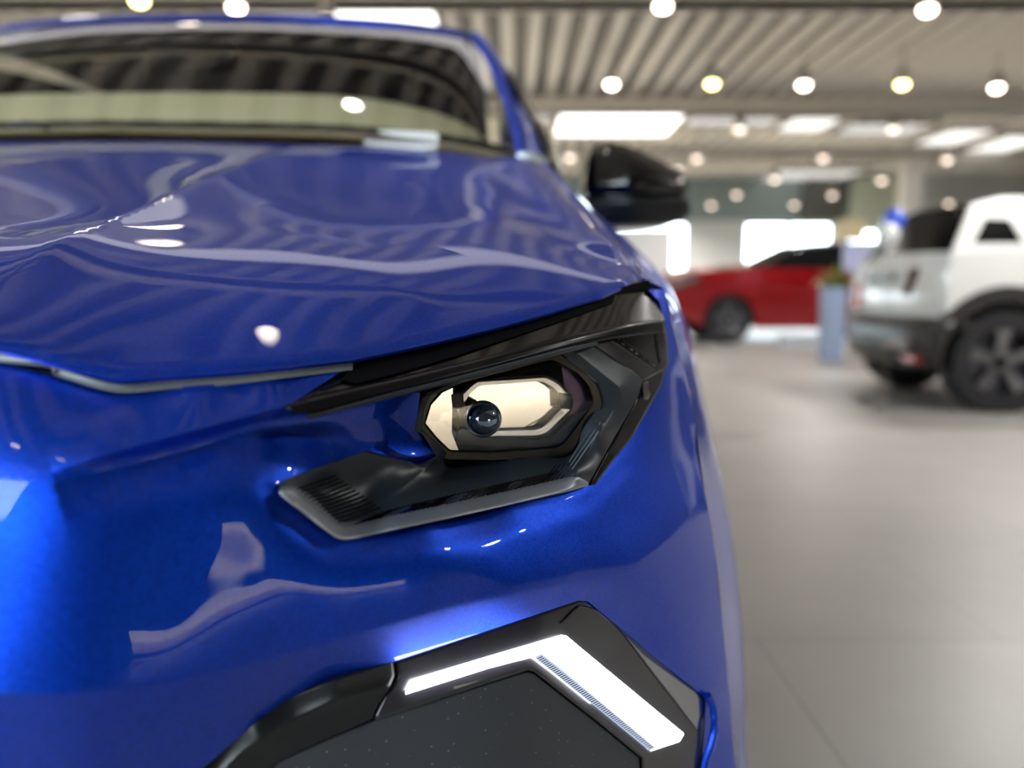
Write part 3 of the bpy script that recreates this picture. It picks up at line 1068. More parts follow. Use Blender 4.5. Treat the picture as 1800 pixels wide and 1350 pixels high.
bum = surface('front_bumper', body_poly, pix(body_Y), 8.0, M['blue'], None, (0, -.2, CAMZ), mirror=True,
              mirror_holes=closed_poly, e=.8, thick=.006, extra=ex)
cpart(bum)

# lower edge lip at the right of the light opening
lipP = [PT(1243, 1222, .763), PT(1252, 1240, .768), PT(1256, 1275, .768), PT(1250, 1310, .764), PT(1240, 1340, .76), PT(1236, 1380, .758), PT(1236, 1500, .758)]
cpart(MB().tube(crv(lipP, 30), .0042, 8).build('opening_lip', M['blue'], None, True))

# ---- body side in the (Y, z) plane
C3 = [PT(a, b_, body_Y(np.array([float(a)]), np.array([float(b_)]))[0]) for a, b_ in edge_r]
S3 = [PT(*p) for p in [(1176, 520, .99), (1190, 560, 1.02), (1217, 640, 1.06), (1246, 740, 1.08), (1274, 860, 1.07), (1291, 960, 1.05), (1304, 1100, 1.04), (1310, 1230, 1.03), (1313, 1350, 1.03), (1314, 1500, 1.03)]]
FS = [(1128, 487, .965), (1105, 450, 1.03), (1072, 408, 1.12), (1043, 374, 1.22), (1012, 340, 1.34), (985, 310, 1.49), (958, 284, 1.68)]
F3 = [PT(*p) for p in FS]
side_c = [tuple(p) for p in C3] + [tuple(p) for p in S3] + [tuple(p) for p in F3]
for Y, off in ((1.3, 0), (1.7, .005), (2.4, .01), (3.4, .005), (4.3, -.03)):
    for z, x in ((.2, .27), (.35, .303), (.5, .318), (.65, .318), (.78, .296), (.88, .245)):
        side_c.append((x + off, Y, z))
    if Y > 1.6:
        side_c += [(.20 + off, Y, .96), (.155 + off, Y, 1.03)]
side_c += [(.15, 2.0, 1.06), (.262, .84, .36), (.262, .84, .25), (.302, 1.03, .36), (.30, 1.03, .25)]
sc_ = np.array([(p[1], p[2]) for p in side_c]); sx = np.array([p[0] for p in side_c])
side_t = TPS(sc_, sx, 3e-5)
front_b = [(p[1], p[2]) for p in C3]
top_b = [(p[1], p[2]) for p in F3]
arc = lambda yc, r, a0, a1: [(yc + r * math.cos(R(a)), .345 + r * math.sin(R(a))) for a in np.linspace(a0, a1, 22)]
side_poly = top_b[::-1] + front_b + [(.85, .22), (.93, .22)] + arc(1.34, .375, 199, -19) + [(2.0, .22), (3.25, .22)] + arc(3.95, .375, 199, -19)[0:22] + [(4.42, .30), (4.45, .7), (4.36, .98), (4.2, 1.03), (2.2, 1.05), (1.9, 1.07)]
sd_o = surface('fender', side_poly, lambda y, z: np.stack([side_t(y, z), y, z], -1), .022, M['blue'], None, (4, 1, .9),
               mirror=True, e=.002, rings=(.003, .008, .015))
cpart(sd_o)
# narrow fender top between bonnet and side
rowa = [(p[0] + .0035, p[1], p[2] - .006) for p in crv(hs, 30)]
rowb = [tuple(p) for p in crv([tuple(p) for p in F3], 30)]
mid = [((a[0] + b_[0]) / 2 + .001, (a[1] + b_[1]) / 2, (a[2] + b_[2]) / 2 + .003) for a, b_ in zip(rowa, rowb)]
cpart(loft('fender_top', [rowa, mid, rowb], M['blue'], None, nv=7))
# wheels under the blue car
def wheel(name, c, r, wdt, parent, side=1, spokes=5, loc_fix=None):
    w_ = empty(name, c); w_.parent = parent
    pr = [(r * .66, -wdt / 2), (r * .93, -wdt / 2), (r, -wdt * .36), (r, wdt * .36), (r * .93, wdt / 2), (r * .66, wdt / 2), (r * .62, 0), (r * .66, -wdt / 2)]
    MB().rev(pr, axis='x', n=48, cap=False).build('tyre', M['tyre'], w_, True)
    MB().rev([(.01, side * wdt * .1), (r * .60, side * wdt * .05), (r * .66, side * wdt * .42), (r * .64, side * wdt * .46)], axis='x', n=40, cap=False).build('rim', M['rim'], w_, True)
    for k in range(spokes):
        a = 2 * math.pi * k / spokes + .3
        mb = MB()
        t = .045
        ca, sa = math.cos(a), math.sin(a)
        P = []
        for rad, hw, dep in ((.03, .035, .30), (r * .35, .030, .34), (r * .64, .05, .46)):
            for s in (-1, 1):
                P.append((side * wdt * dep, ca * rad - sa * hw * s, sa * rad + ca * hw * s))
        Q = [(p[0] - side * .03, p[1], p[2]) for p in P]
        V_ = P + Q
        mb.add(V_, [(0, 1, 3, 2), (2, 3, 5, 4), (6, 8, 9, 7), (8, 10, 11, 9), (0, 2, 8, 6), (2, 4, 10, 8), (1, 7, 9, 3), (3, 9, 11, 5), (4, 5, 11, 10), (0, 6, 7, 1)])
        mb.build('spoke', M['rim_cut'], w_)
    MB().rev([(.035, side * wdt * .36), (.03, side * wdt * .42), (.002, side * wdt * .43)], axis='x', n=20).build('hub_cap', M['black'], w_, True)
    return w_


for (x_, y_) in ((.19, 1.34), (.19, 3.95)):
    w_ = wheel('wheel', (x_ + .0, y_, .345), .345, .22, car)
    w_.matrix_parent_inverse = Matrix.Translation(Vector((.80, -2.3, 0)))
# dark underbody so nothing shows through the arches
cpart(MB().box((XM, 2.5, .42), (1.80, 3.6, .34)).build('underbody', M['black'], None))
# lower apron with the grey skid insert, below the grille
ap = []
for z, dy in ((.47, .0), (.36, .0), (.26, .02), (.20, .06)):
    ap.append([(XM - .95, .9 + dy, z), (XM - .6, .60 + dy, z), (XM - .3, .45 + dy, z), (XM, .425 + dy, z), (XM + .3, .45 + dy, z), (XM + .6, .60 + dy, z), (XM + 1.05, .9 + dy, z)])
cpart(loft('lower_apron', ap, M['satin_black'], None, nu=50, nv=10))

# ---- windscreen, header, pillars, roof
WB = [(XM, 1.56, 1.171), (-.40, 1.572, 1.166), (-.20, 1.60, 1.158), (-.08, 1.635, 1.148), (.010, 1.695, 1.137)]
wtop = [PT(307, 36, 2.10), PT(500, 38, 2.11), PT(680, 48, 2.14), PT(790, 62, 2.18), PT(833, 74, 2.22)]
WT = [(XM, 2.10, float(wtop[0][2]))] + [tuple(p) for p in wtop[1:]]


def rowset(Bo, To, n=24, bulge=.055, nv=14):
    Bq, Tq = catmull(Bo, n), catmull(To, n)
    rows = []
    for k in range(nv):
        t = k / (nv - 1)
        r = Bq * (1 - t) + Tq * t
        s = np.linspace(0, 1, n)
        r = r + np.outer((1 - (s ** 2)) * bulge * 4 * t * (1 - t) * .5 + bulge * 4 * t * (1 - t) * .3, np.array([0, -.45, .75]))
        rows.append(r)
    return rows


def mirror_rows(rows):
    out = []
    for r in rows:
        r = np.array(r); m_ = r[1:].copy(); m_[:, 0] = 2 * XM - m_[:, 0]
        out.append(np.vstack([m_[::-1], r]))
    return out


ws_rows = mirror_rows(rowset(WB, WT))
cpart(loft('windscreen', ws_rows, M['windscreen'], None))
# black ceramic edge of the screen
ed = MB()
# roof skin from the header back
hd0 = np.array(WT)
hdr = [hd0 + np.array([0, -.004, -.002]), hd0 + np.array([0, .020, .018]), hd0 + np.array([0, .07, .040]), hd0 + np.array([0, .30, .072]), hd0 + np.array([0, .9, .085]), hd0 + np.array([0, 1.6, .04]), hd0 + np.array([0, 1.95, -.05])]
cpart(loft('roof', mirror_rows([catmull(h, 24) for h in hdr]), M['blue'], None, nv=40))
# a pillar: front facet and bright side facet
pin = [PT(908, 272, 1.690), PT(900, 232, 1.78), PT(884, 180, 1.93), PT(862, 122, 2.08), PT(836, 78, 2.215), PT(818, 64, 2.26)]
pmd = [PT(926, 268, 1.700), PT(918, 228, 1.79), PT(902, 176, 1.94), PT(880, 120, 2.09), PT(852, 72, 2.225), PT(832, 56, 2.27)]
pou = [PT(954, 272, 1.790), PT(937, 222, 1.88), PT(914, 168, 2.03), PT(888, 114, 2.17), PT(858, 70, 2.30), PT(838, 54, 2.36)]
for nm, ra, rb, m_ in (('windscreen_pillar', pin, pmd, 'blue'), ('windscreen_pillar', pmd, pou, 'blue')):
    o = loft(nm, [ra, (np.array(ra) + np.array(rb)) / 2 + np.array([.002, -.004, .002]), rb], M[m_], None, nu=24, nv=6)
    cpart(o)
# side glasshouse behind the pillar
belt = [(.070, 1.72, 1.118), (.150, 2.0, 1.075), (.165, 3.0, 1.06), (.16, 3.8, 1.08), (.10, 4.25, 1.08)]
rail = [tuple(pou[0]), tuple(pou[3]), (-.045, 3.0, 1.575), (-.06, 3.7, 1.53), (-.10, 4.05, 1.42)]
cpart(loft('side_window', [belt, [tuple((np.array(a) + np.array(b_)) / 2 + np.array([.02, 0, 0])) for a, b_ in zip(belt, rail)], rail], M['dark_glass'], None, nu=30, nv=8))
mb_ = [(2 * XM - p[0], p[1], p[2]) for p in belt]; mr_ = [(2 * XM - p[0], p[1], p[2]) for p in rail]
cpart(loft('side_window', [mb_, mr_], M['dark_glass'], None, nu=30, nv=4))
mp = lambda r: [(2 * XM - p[0], p[1], p[2]) for p in r]
cpart(loft('windscreen_pillar', [mp(pin), mp(pmd), mp(pou)], M['blue'], None, nu=24, nv=8))
# tail panel
cpart(loft('tailgate', [[(XM - .7, 4.3, .3), (XM - .35, 4.45, .3), (XM, 4.48, .3), (XM + .35, 4.45, .3), (XM + .75, 4.3, .3)],
                        [(XM - .75, 4.32, .8), (XM - .35, 4.47, .8), (XM, 4.5, .8), (XM + .35, 4.47, .8), (XM + .78, 4.32, .8)],
                        [(XM - .62, 4.2, 1.08), (XM - .3, 4.32, 1.1), (XM, 4.36, 1.1), (XM + .3, 4.32, 1.1), (XM + .7, 4.2, 1.08)],
                        [(XM - .5, 4.0, 1.5), (XM - .25, 4.03, 1.55), (XM, 4.05, 1.56), (XM + .25, 4.03, 1.55), (XM + .5, 4.0, 1.5)]], M['blue'], None, nu=30, nv=20))
# cowl strip and cabin
cw = [np.array(WB) + np.array([0, -.03, -.012]), np.array(WB) + np.array([0, .0, -.004]), np.array(WB) + np.array([0, .012, .012])]
cpart(loft('cowl', mirror_rows([catmull(h, 24) for h in cw]), M['clad'], None, nv=6))
dtop = [(XM, 1.86, 1.305), (-.45, 1.86, 1.300), (-.25, 1.85, 1.275), (-.10, 1.84, 1.225), (-.03, 1.80, 1.150)]  # dashboard raised to the outline of that windscreen reflection
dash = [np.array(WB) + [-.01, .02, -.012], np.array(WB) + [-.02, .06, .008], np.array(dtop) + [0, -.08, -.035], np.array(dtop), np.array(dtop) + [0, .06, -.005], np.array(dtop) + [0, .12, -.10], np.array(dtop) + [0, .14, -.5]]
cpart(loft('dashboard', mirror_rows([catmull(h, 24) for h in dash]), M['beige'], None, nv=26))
for s in (-.36, .36):
    st = MB(); st.box((XM + s, 2.95, .82), (.46, .5, .16)); st.box((XM + s, 3.18, 1.08), (.46, .14, .5)); st.box((XM + s, 3.2, 1.40), (.26, .10, .16))
    cpart(st.build('seat', M['interior'], None, True, bevel=.03))
cpart(loft('headliner', mirror_rows([catmull(h + np.array([0, .03, -.02]), 20) for h in (hd0, hd0 + np.array([0, .3, .05]), hd0 + np.array([0, 1.2, .06]), hd0 + np.array([0, 1.7, -.05]))]), M['interior'], None, nv=12))
pts = [(XM - .40 + .17 * math.cos(a), 2.30 - .05 * math.sin(a), 1.10 + .15 * math.sin(a)) for a in np.linspace(0, 2 * math.pi, 28)]
cpart(MB().tube(pts, .013, 8).build('steering_wheel', M['black'], None, True))
cpart(MB().box((XM, 2.02, 1.43), (.22, .04, .07)).build('rear_view_mirror', M['black'], None, True, bevel=.012))
# wipers at the foot of the screen
for wa, wb in (((22, 226, 1.575), (98, 228, 1.575)),):
    a = PT(*wa); b_ = PT(*wb)
    a = a + np.array([0, -.02, .0]); b_ = b_ + np.array([0, -.02, 0])
    t = MB().tube([a, (a + b_) / 2 + np.array([0, -.005, .006]), b_], .006, 8)
    cpart(t.build('wiper', M['satin_black'], None, True))

# ---- door mirror
mirr = empty('door_mirror', (0, 0, 0)); mirr.parent = car; mirr.matrix_parent_inverse = Matrix.Translation(Vector((.80, -2.3, 0)))
mo = [(1036, 268), (1046, 256), (1066, 249), (1096, 254), (1130, 268), (1165, 285), (1200, 303), (1210, 316), (1206, 344), (1030, 344), (1028, 315)]
md = disp([(1040, 300, 1.93), (1120, 300, 1.88), (1200, 320, 1.93), (1120, 260, 1.92), (1120, 345, 1.87)])
slab('mirror_cap', mo, md, M['gloss_black'], mirr, sp=9, thick=.13, r=26, depth=.05, rnd=8)
lo = [(1030, 344), (1206, 344), (1213, 362), (1214, 374), (1200, 388), (1180, 393), (1120, 396), (1066, 397), (1048, 388), (1034, 368)]
slab('mirror_base', lo, disp([(1040, 350, 1.93), (1120, 350, 1.885), (1210, 360, 1.94), (1120, 396, 1.91), (1040, 390, 1.93)]), M['satin_black'], mirr, sp=9, thick=.11, r=14, depth=.02, rnd=5)
a_ = [PT(1060, 380, 1.95), PT(1052, 400, 1.95), PT(1035, 430, 1.95)]
MB().tube([tuple(p) for p in a_], [.03, .035, .04], 10).build('mirror_arm', M['satin_black'], mirr, True)

# ---- card on the dashboard, a thing of its own
cd = [PT(641, 231, 1.590), PT(650, 227, 1.595), PT(762, 232, 1.603), PT(771, 238, 1.598), PT(770, 260, 1.583), PT(742, 263, 1.580), PT(660, 257, 1.574), PT(640, 254, 1.576)]
m_ = MB(); n = len(cd)
m_.add(cd + [(p[0], p[1] + .003, p[2]) for p in cd], [tuple(range(n)), tuple(range(2 * n - 1, n - 1, -1))] + [(i, (i + 1) % n, n + (i + 1) % n, n + i) for i in range(n)])
tag(m_.build('paper_card', M['paper'], None), 'small white card propped at the foot of the blue car windscreen, near its right end', 'card')
# ------------------------------------------------------------------ headlamp
lamp = empty('headlight', (0, 0, 0)); lamp.parent = car
lamp.matrix_parent_inverse = Matrix.Translation(Vector((.80, -2.3, 0)))
lamp['label'] = 'headlight cluster'

# gloss black upper panel under the bonnet edge, running out to the fender
UP = disp([(500, 716, .490), (560, 685, .522), (622, 648, .552), (735, 612, .604), (850, 580, .658), (970, 545, .738), (1060, 516, .820), (1115, 498, .885), (1140, 498, .905),
           (700, 670, .548), (850, 634, .608), (1000, 596, .690), (1100, 575, .780), (1168, 564, .880), (1158, 528, .905)])
upper = [(506, 715), (620, 645), (640, 632), (735, 606), (850, 578), (970, 544), (1060, 515), (1110, 497), (1138, 494), (1160, 526), (1169, 566), (1155, 566), (1100, 575), (1000, 597), (850, 636), (700, 671), (545, 712)]
slab('upper_panel', upper, UP, M['gloss_black'], lamp, sp=9, thick=.004, r=2, depth=.001)
shade_q = [(598, 668), (622, 641), (640, 628), (735, 603), (850, 575), (970, 541), (1060, 512), (1084, 512), (1078, 532), (1019, 553), (917, 587), (800, 626), (703, 655), (626, 674)]
slab('upper_shade', shade_q, lambda u, v: UP(u, v) - .003, M['black'], lamp, sp=9, thick=.004, r=0)  # black strip imitates the dark reflection below the bonnet edge
# brow: rounded black bar with a second thin lip below it
BR = disp([(500, 716, .484), (600, 692, .506), (700, 668, .537), (850, 632, .592), (1000, 594, .668), (1100, 574, .752), (1168, 564, .858),
           (520, 728, .482), (600, 714, .500), (720, 686, .534), (860, 650, .588), (1000, 614, .662), (1100, 592, .747), (1170, 590, .851)])
brow = [(501, 716), (508, 710), (545, 700), (700, 666), (850, 630), (1000, 591), (1100, 570), (1158, 562), (1169, 566), (1171, 592), (1150, 585), (1050, 600), (1000, 612), (860, 648), (720, 683), (600, 712), (548, 727), (530, 728), (506, 722)]
slab('brow', chaikin(brow, 1, .2), BR, M['marker'], lamp, sp=6, thick=.02, r=7, depth=.005)
LP = disp([(540, 733, .488), (700, 694, .526), (860, 654, .584), (1000, 617, .654), (1060, 602, .710),
           (540, 738, .489), (860, 662, .586), (1060, 610, .712)])
lip = [(538, 730), (560, 724), (700, 688), (860, 648), (1000, 611), (1050, 600), (1052, 606), (1000, 619), (860, 657), (720, 692), (560, 733), (545, 736)]
slab('brow_lip', lip, LP, M['satin'], lamp, sp=4, thick=.012, r=4, depth=.002)

# slate coloured satin bezel and tray around the lens
BZc = [(490, 850, .467), (492, 866, .465), (520, 885, .467), (597, 945, .478), (700, 922, .503), (800, 901, .535), (900, 880, .578), (1032, 850, .640), (1080, 775, .700), (1130, 668, .772), (1041, 604, .712), (1085, 630, .74),
       (1090, 681, .722), (1092, 700, .720), (1060, 760, .676), (1015, 826, .634),
       (1061, 717, .703), (1001, 801, .685), (865, 815, .652), (781, 812, .632), (1032, 659, .698), (979, 621, .686), (1050, 690, .702),
       (641, 795, .546), (734, 820, .588), (770, 803, .604), (560, 822, .502),
       (560, 860, .506), (600, 910, .499), (700, 850, .558), (800, 862, .574), (900, 850, .602), (650, 900, .528), (980, 836, .632), (720, 885, .54)]
bz_t = disp(BZc, 2e-6)


def bez_Y(u, v):
    Y = bz_t(u, v)
    # raised fold to the right of the lens
    d, run, sd2 = seg_dist(u, v, [(1000, 612), (1088, 680), (1092, 700), (1008, 832)])
    Y = Y - .004 * np.exp(-np.sqrt(d * d + 2) / 9)
    d, run, sd2 = seg_dist(u, v, [(765, 812), (700, 862), (660, 886)])
    Y = Y - .0025 * np.exp(-np.sqrt(d * d + 2) / 14) 
    return Y


bez_out = [(497, 846), (641, 794), (734, 819), (768, 803), (741, 762), (728, 757), (740, 700), (800, 668), (960, 618), (1041, 600), (1085, 630), (1131, 668), (1120, 700), (1078, 772), (1034, 851), (1010, 857), (900, 881), (800, 903), (700, 925), (612, 945), (596, 946), (520, 889), (492, 868), (491, 852)]
lens_out = [(729, 757), (733, 720), (746, 690), (800, 668), (965, 622), (984, 619), (1030, 655), (1050, 672), (1060, 700), (1060, 718), (1003, 801), (985, 806), (865, 812), (783, 810)]
bez_hole = [(740, 757), (744, 722), (756, 696), (804, 676), (965, 632), (980, 629), (1024, 662), (1044, 682), (1052, 703), (1051, 716), (1000, 793), (980, 799), (865, 803), (790, 801)]
slab('bezel', rounded(bez_out, 4, 2), bez_Y, M['satin'], lamp, sp=3.0, thick=.006, r=2.2, depth=.0012, holes=[bez_hole])
def on(fn, u, v, off):
    return tuple(PT(u, v, float(fn(np.array([float(u)]), np.array([float(v)]))[0]) + off))


def stripes(name, quads, fn, m, off=-.0012):
    g = MB()
    for q in quads:
        V_ = [on(fn, u, v, off) for u, v in q] + [on(fn, u, v, off + .001) for u, v in q]
        g.add(V_, [(0, 1, 2, 3), (7, 6, 5, 4), (0, 4, 5, 1), (1, 5, 6, 2), (2, 6, 7, 3), (3, 7, 4, 0)])
    return g.build(name, m, lamp)


qs = []
for k in range(12):
    t = k / 11
    l_ = np.array([522, 860]) * (1 - t) + np.array([595, 918]) * t
    r_ = np.array([590, 836]) * (1 - t) + np.array([668, 892]) * t
    qs.append([(l_[0], l_[1] - 1.3), (r_[0], r_[1] - 1.3), (r_[0], r_[1] + 1.3), (l_[0], l_[1] + 1.3)])
stripes('tray_grooves', qs, bez_Y, M['black'])
qs = []
for k in range(46):
    t = k / 45
    l_ = np.array([620, 922]) * (1 - t) + np.array([985, 842]) * t
    L_ = 62 - 28 * t
    r_ = (l_[0] + L_, l_[1] - L_ * (.40 + .25 * t))
    if t > .9: r_ = (l_[0] + L_ * .7, l_[1] - L_ * .9)
    qs.append([(l_[0], l_[1] - .9), (r_[0], r_[1] - .9), (r_[0] + .6, r_[1] + .9), (l_[0] + .6, l_[1] + .9)])
stripes('tray_ribs', qs, bez_Y, M['gloss_black'])
q2 = [[(p[0] + 2.6, p[1] + 1.2 - .5 * ((k_ % 4) > 1)) for p in q] for k_, q in enumerate(qs[16:43]) if k_ % 3]  # chrome slivers laid on the ribs as painted glints
stripes('tray_rib_glints', [[q[0], (q[0][0] * .35 + q[1][0] * .65, q[0][1] * .35 + q[1][1] * .65), (q[3][0] * .35 + q[2][0] * .65, q[0][1] * .35 + q[1][1] * .65 + .9), (q[0][0], q[0][1] + .9)] for q in q2], bez_Y, M['chrome_soft'], -.0016)
for k, (p_, q_) in enumerate((((1000, 812), (1050, 736)), ((1003, 818), (1056, 742)), ((1006, 824), (1062, 744)))):
    MB().tube([on(bez_Y, p_[0], p_[1], -.001), on(bez_Y, q_[0], q_[1], -.001)], .0005, 6).build('fine_rib', M['silver'], lamp, True)
# satin silver edge strip of the tray
trim = [(490, 862), (496, 858), (516, 858), (524, 862), (560, 893), (590, 919), (606, 923), (640, 917), (800, 884), (985, 843), (1012, 836), (1036, 848), (1032, 856), (900, 887), (800, 909), (700, 930), (615, 949), (598, 949), (585, 943), (520, 893), (492, 870)]
TR = lambda u, v: bz_t(u, v) - .004
slab('tray_trim', chaikin(trim, 1, .2), TR, M['silver'], lamp, sp=4, thick=.008, r=6, depth=.0035)
# gloss edge on the outboard side and the ribbed marker block
MK = disp([(1055, 596, .725), (1100, 580, .762), (1168, 568, .860), (1172, 645, .858), (1128, 668, .775), (1090, 628, .745), (1140, 610, .815)])
mk_poly = [(1050, 597), (1150, 570), (1166, 566), (1171, 580), (1176, 640), (1170, 648), (1132, 669), (1090, 634)]


def mk_Y(u, v):
    Y = MK(u, v)
    m = inside(u, v, [(1084, 597), (1150, 580), (1160, 640), (1150, 642)])
    return Y + np.where(m, .004, 0)


slab('side_marker', rounded(mk_poly, 6), mk_Y, M['marker'], lamp, sp=2.2, thick=.03, r=4, depth=.003)
rq = []
for k in range(14):
    t = k / 13
    l_ = np.array([1096, 600]) * (1 - t) + np.array([1146, 638]) * t
    r_ = np.array([1150, 586]) * (1 - t) + np.array([1158, 636]) * t
    rq.append([(l_[0], l_[1] - .7), (r_[0], r_[1] - .7), (r_[0], r_[1] + .7), (l_[0], l_[1] + .7)])
stripes('marker_ribs', rq, mk_Y, M['satin'], -.0006)
sat = [(1042, 606), (1064, 594), (1085, 604), (1152, 650), (1132, 668), (1124, 662)]
slab('marker_shelf', sat, lambda u, v: MK(u, v) - .003, M['satin_black'], lamp, sp=6, thick=.01, r=2, depth=.001)
ED = disp([(1128, 668, .772), (1172, 646, .855), (1160, 680, .83), (1110, 770, .735), (1080, 800, .70), (1045, 850, .652), (1032, 852, .645), (1078, 772, .700)])
edge = [(1129, 668), (1171, 646), (1163, 676), (1150, 700), (1112, 768), (1072, 818), (1048, 851), (1033, 855), (1080, 772), (1122, 700)]
slab('edge_strip', edge, lambda u, v: ED(u, v) - .003, M['marker'], lamp, sp=5, thick=.02, r=4, depth=.004)
slab('clip', rounded([(1129, 672), (1139, 670), (1143, 690), (1139, 703), (1130, 700)], 3), lambda u, v: ED(u, v) - .008, M['gloss_black'], lamp, sp=2, thick=.012, r=2.5, depth=.002)

# lens unit: black rim, clear cover, chrome bowl, projector
LN = lambda u, v: .616 + .084 * np.clip((u - 720) / 332.0, 0, 2) ** 1.04 + .0045 * (800 - v) / 150.0
lens_in = [(741, 745), (752, 708), (772, 683), (790, 675), (865, 654), (960, 630), (975, 629), (1018, 652), (1040, 676), (1049, 704), (1042, 722), (994, 784), (978, 792), (865, 800), (788, 799), (764, 776)]
rim_hole = [(744, 745), (755, 710), (774, 686), (791, 678), (865, 658), (960, 634), (974, 633), (1015, 655), (1036, 678), (1044, 704), (1038, 720), (991, 781), (976, 788), (865, 796), (790, 795), (767, 773)]
slab('lens_rim', rounded(lens_out, 8), lambda u, v: LN(u, v) - .004, M['marker'], lamp, sp=3, thick=.02, r=3, depth=.002, holes=[rounded(rim_hole, 5)])


def cov_Y(u, v):
    d = seg_dist(u, v, lens_in, True)[0]
    return LN(u, v) - .002 - .006 * (1 - np.exp(-d / 14))


cov = surface('lens_cover', rounded(lens_in, 6), pix(cov_Y), 5, M['cover'], lamp, (0, 0, CAMZ), e=.4)


# inner bowl: stepped hexagon walls narrowing to the back
def ring(scale, dy, cx=900, cy=725, add=(0, 0), rr=6):
    P = densify(rounded(lens_in, rr), 9)
    n_ = len(P)
    out = []
    for (a, b_) in P:
        u = cx + (a - cx) * scale + add[0]; v = cy + (b_ - cy) * scale + add[1]
        out.append(tuple(PT(u, v, float(LN(np.array([u]), np.array([v]))[0]) + dy)))
    return out


def lpart(o):
    o.parent = lamp
    return o


def closed(name, rings_, m, cap=False):
    n_ = len(rings_[0]); V_ = [p for r in rings_ for p in r]; F_ = []
    for i in range(len(rings_) - 1):
        for k in range(n_):
            k2 = (k + 1) % n_
            F_.append((i * n_ + k, i * n_ + k2, (i + 1) * n_ + k2, (i + 1) * n_ + k))
    if cap: F_.append(tuple((len(rings_) - 1) * n_ + k for k in range(n_)))
    me = mesh_raw(V_, F_)
    me.set_sharp_from_angle(angle=R(35))
    return link(name, me, m, lamp)


closed('bowl', [ring(1.0, .003), ring(.97, .012), ring(.90, .022), ring(.80, .030), ring(.74, .030)], M['black'])
# light guide fins catching the daylight, left third of the lens
lg = [(748, 745), (758, 712), (778, 690), (796, 682), (794, 760), (806, 792), (786, 792), (766, 768)]
slab('reflector', lg, lambda u, v: LN(u, v) + .006, M['chrome'], lamp, sp=4, thick=.004, r=0)
rg = [(986, 640), (1012, 656), (1034, 680), (1040, 704), (1034, 718), (1004, 758), (996, 700)]
slab('reflector', rg, lambda u, v: LN(u, v) + .014, M['purple'] if 'purple' in M else M['gloss_black'], lamp, sp=4, thick=.004, r=0)
# hexagonal silver surround of the projector
ho = [(798, 716), (812, 690), (836, 668), (960, 660), (984, 672), (1008, 700), (1006, 722), (962, 764), (946, 769), (852, 770), (834, 762), (806, 736)]
hi = [(814, 716), (824, 694), (842, 678), (952, 670), (972, 680), (992, 700), (990, 716), (954, 752), (940, 756), (862, 758), (844, 750), (820, 732)]
slab('projector_surround', rounded(ho, 8), lambda u, v: LN(u, v) + .006, M['chrome_soft'], lamp, sp=3, thick=.02, r=4, depth=.003, holes=[rounded(hi, 6)])
slab('projector_back', rounded([(806, 712), (836, 668), (960, 660), (1004, 700), (958, 764), (852, 768)], 6), lambda u, v: LN(u, v) + .022, M['chrome'], lamp, sp=6, thick=.004, r=0)
# vertical pillars beside the projector and the lower shelf
for P_ in ([(794, 694), (814, 688), (816, 718), (797, 720)], [(982, 690), (1006, 694), (1004, 720), (984, 718)]):
    slab('projector_bracket', P_, lambda u, v: LN(u, v) + .004, M['satin_black'], lamp, sp=5, thick=.01, r=2, depth=.001)
slab('lower_shelf', [(806, 744), (836, 768), (948, 774), (966, 768), (1008, 730), (1034, 722), (990, 780), (976, 786), (866, 793), (800, 792)], lambda u, v: LN(u, v) + .008, M['satin'], lamp, sp=5, thick=.004, r=2, depth=.001)
# projector lens ball
c0 = PT(849, 736, .640)
m_g, nt_, b_ = new_mat('projector_glass'); b_.inputs['Transmission Weight'].default_value = 1; b_.inputs['Roughness'].default_value = 0; b_.inputs['IOR'].default_value = 1.5
M['ball'] = m_g
pr = [(.0001, -.012)] + [(.0135 * math.sin(a), -.012 * math.cos(a)) for a in np.linspace(.15, math.pi / 2, 9)] + [(.0135, .006), (.0001, .006)]
MB().rev(pr, c=tuple(c0), axis='y', n=36, cap=False).build('projector_lens', M['ballm'], lamp, True)
ring_ = [(c0[0] + .0145 * math.cos(a), c0[1] - .001, c0[2] + .0145 * math.sin(a)) for a in np.linspace(0, 2 * math.pi, 33)]
MB().tube(ring_, .0012, 6).build('lens_ring', M['chrome_soft'], lamp, True)
# lit corner line below right
MB().tube([PT(966, 772, .652), PT(1000, 744, .668), PT(1012, 728, .676)], .0007, 6).build('light_guide', M['chrome_soft'], lamp, True)

# ------------------------------------------------------------------ daytime running light, black trims and grille panel
drl = empty('daytime_running_light', (0, 0, 0)); drl.parent = car
drl.matrix_parent_inverse = Matrix.Translation(Vector((.80, -2.3, 0)))
DR = disp([(691, 1160, .512), (850, 1108, .544), (1016, 1052, .600), (1130, 1130, .668), (1243, 1224, .776), (1240, 1300, .770), (1228, 1400, .760),
           (657, 1264, .500), (800, 1215, .520), (935, 1180, .552), (1050, 1270, .610), (1128, 1332, .660), (1128, 1500, .66), (1230, 1500, .755), (1060, 1160, .625), (1190, 1300, .720)])
housing = [(692, 1161), (850, 1107), (1016, 1053), (1034, 1054), (1130, 1131), (1242, 1224), (1239, 1244), (1230, 1342), (1230, 1500), (1128, 1500), (1128, 1332), (1050, 1268), (939, 1181), (928, 1178), (800, 1220), (664, 1266), (656, 1262), (676, 1220), (697, 1190)]
slab('lamp_housing', housing, DR, M['smoke'], drl, sp=7, thick=.02, r=8, depth=.004)
strip = [(713, 1220), (723, 1200), (860, 1158), (940, 1134), (987, 1120), (996, 1121), (1060, 1174), (1201, 1291), (1194, 1303), (1144, 1320), (1060, 1252), (975, 1183), (944, 1158), (932, 1156), (860, 1174)]
slab('light_strip', strip, lambda u, v: DR(u, v) - .004, M['drl'], drl, sp=6, thick=.004, r=0)
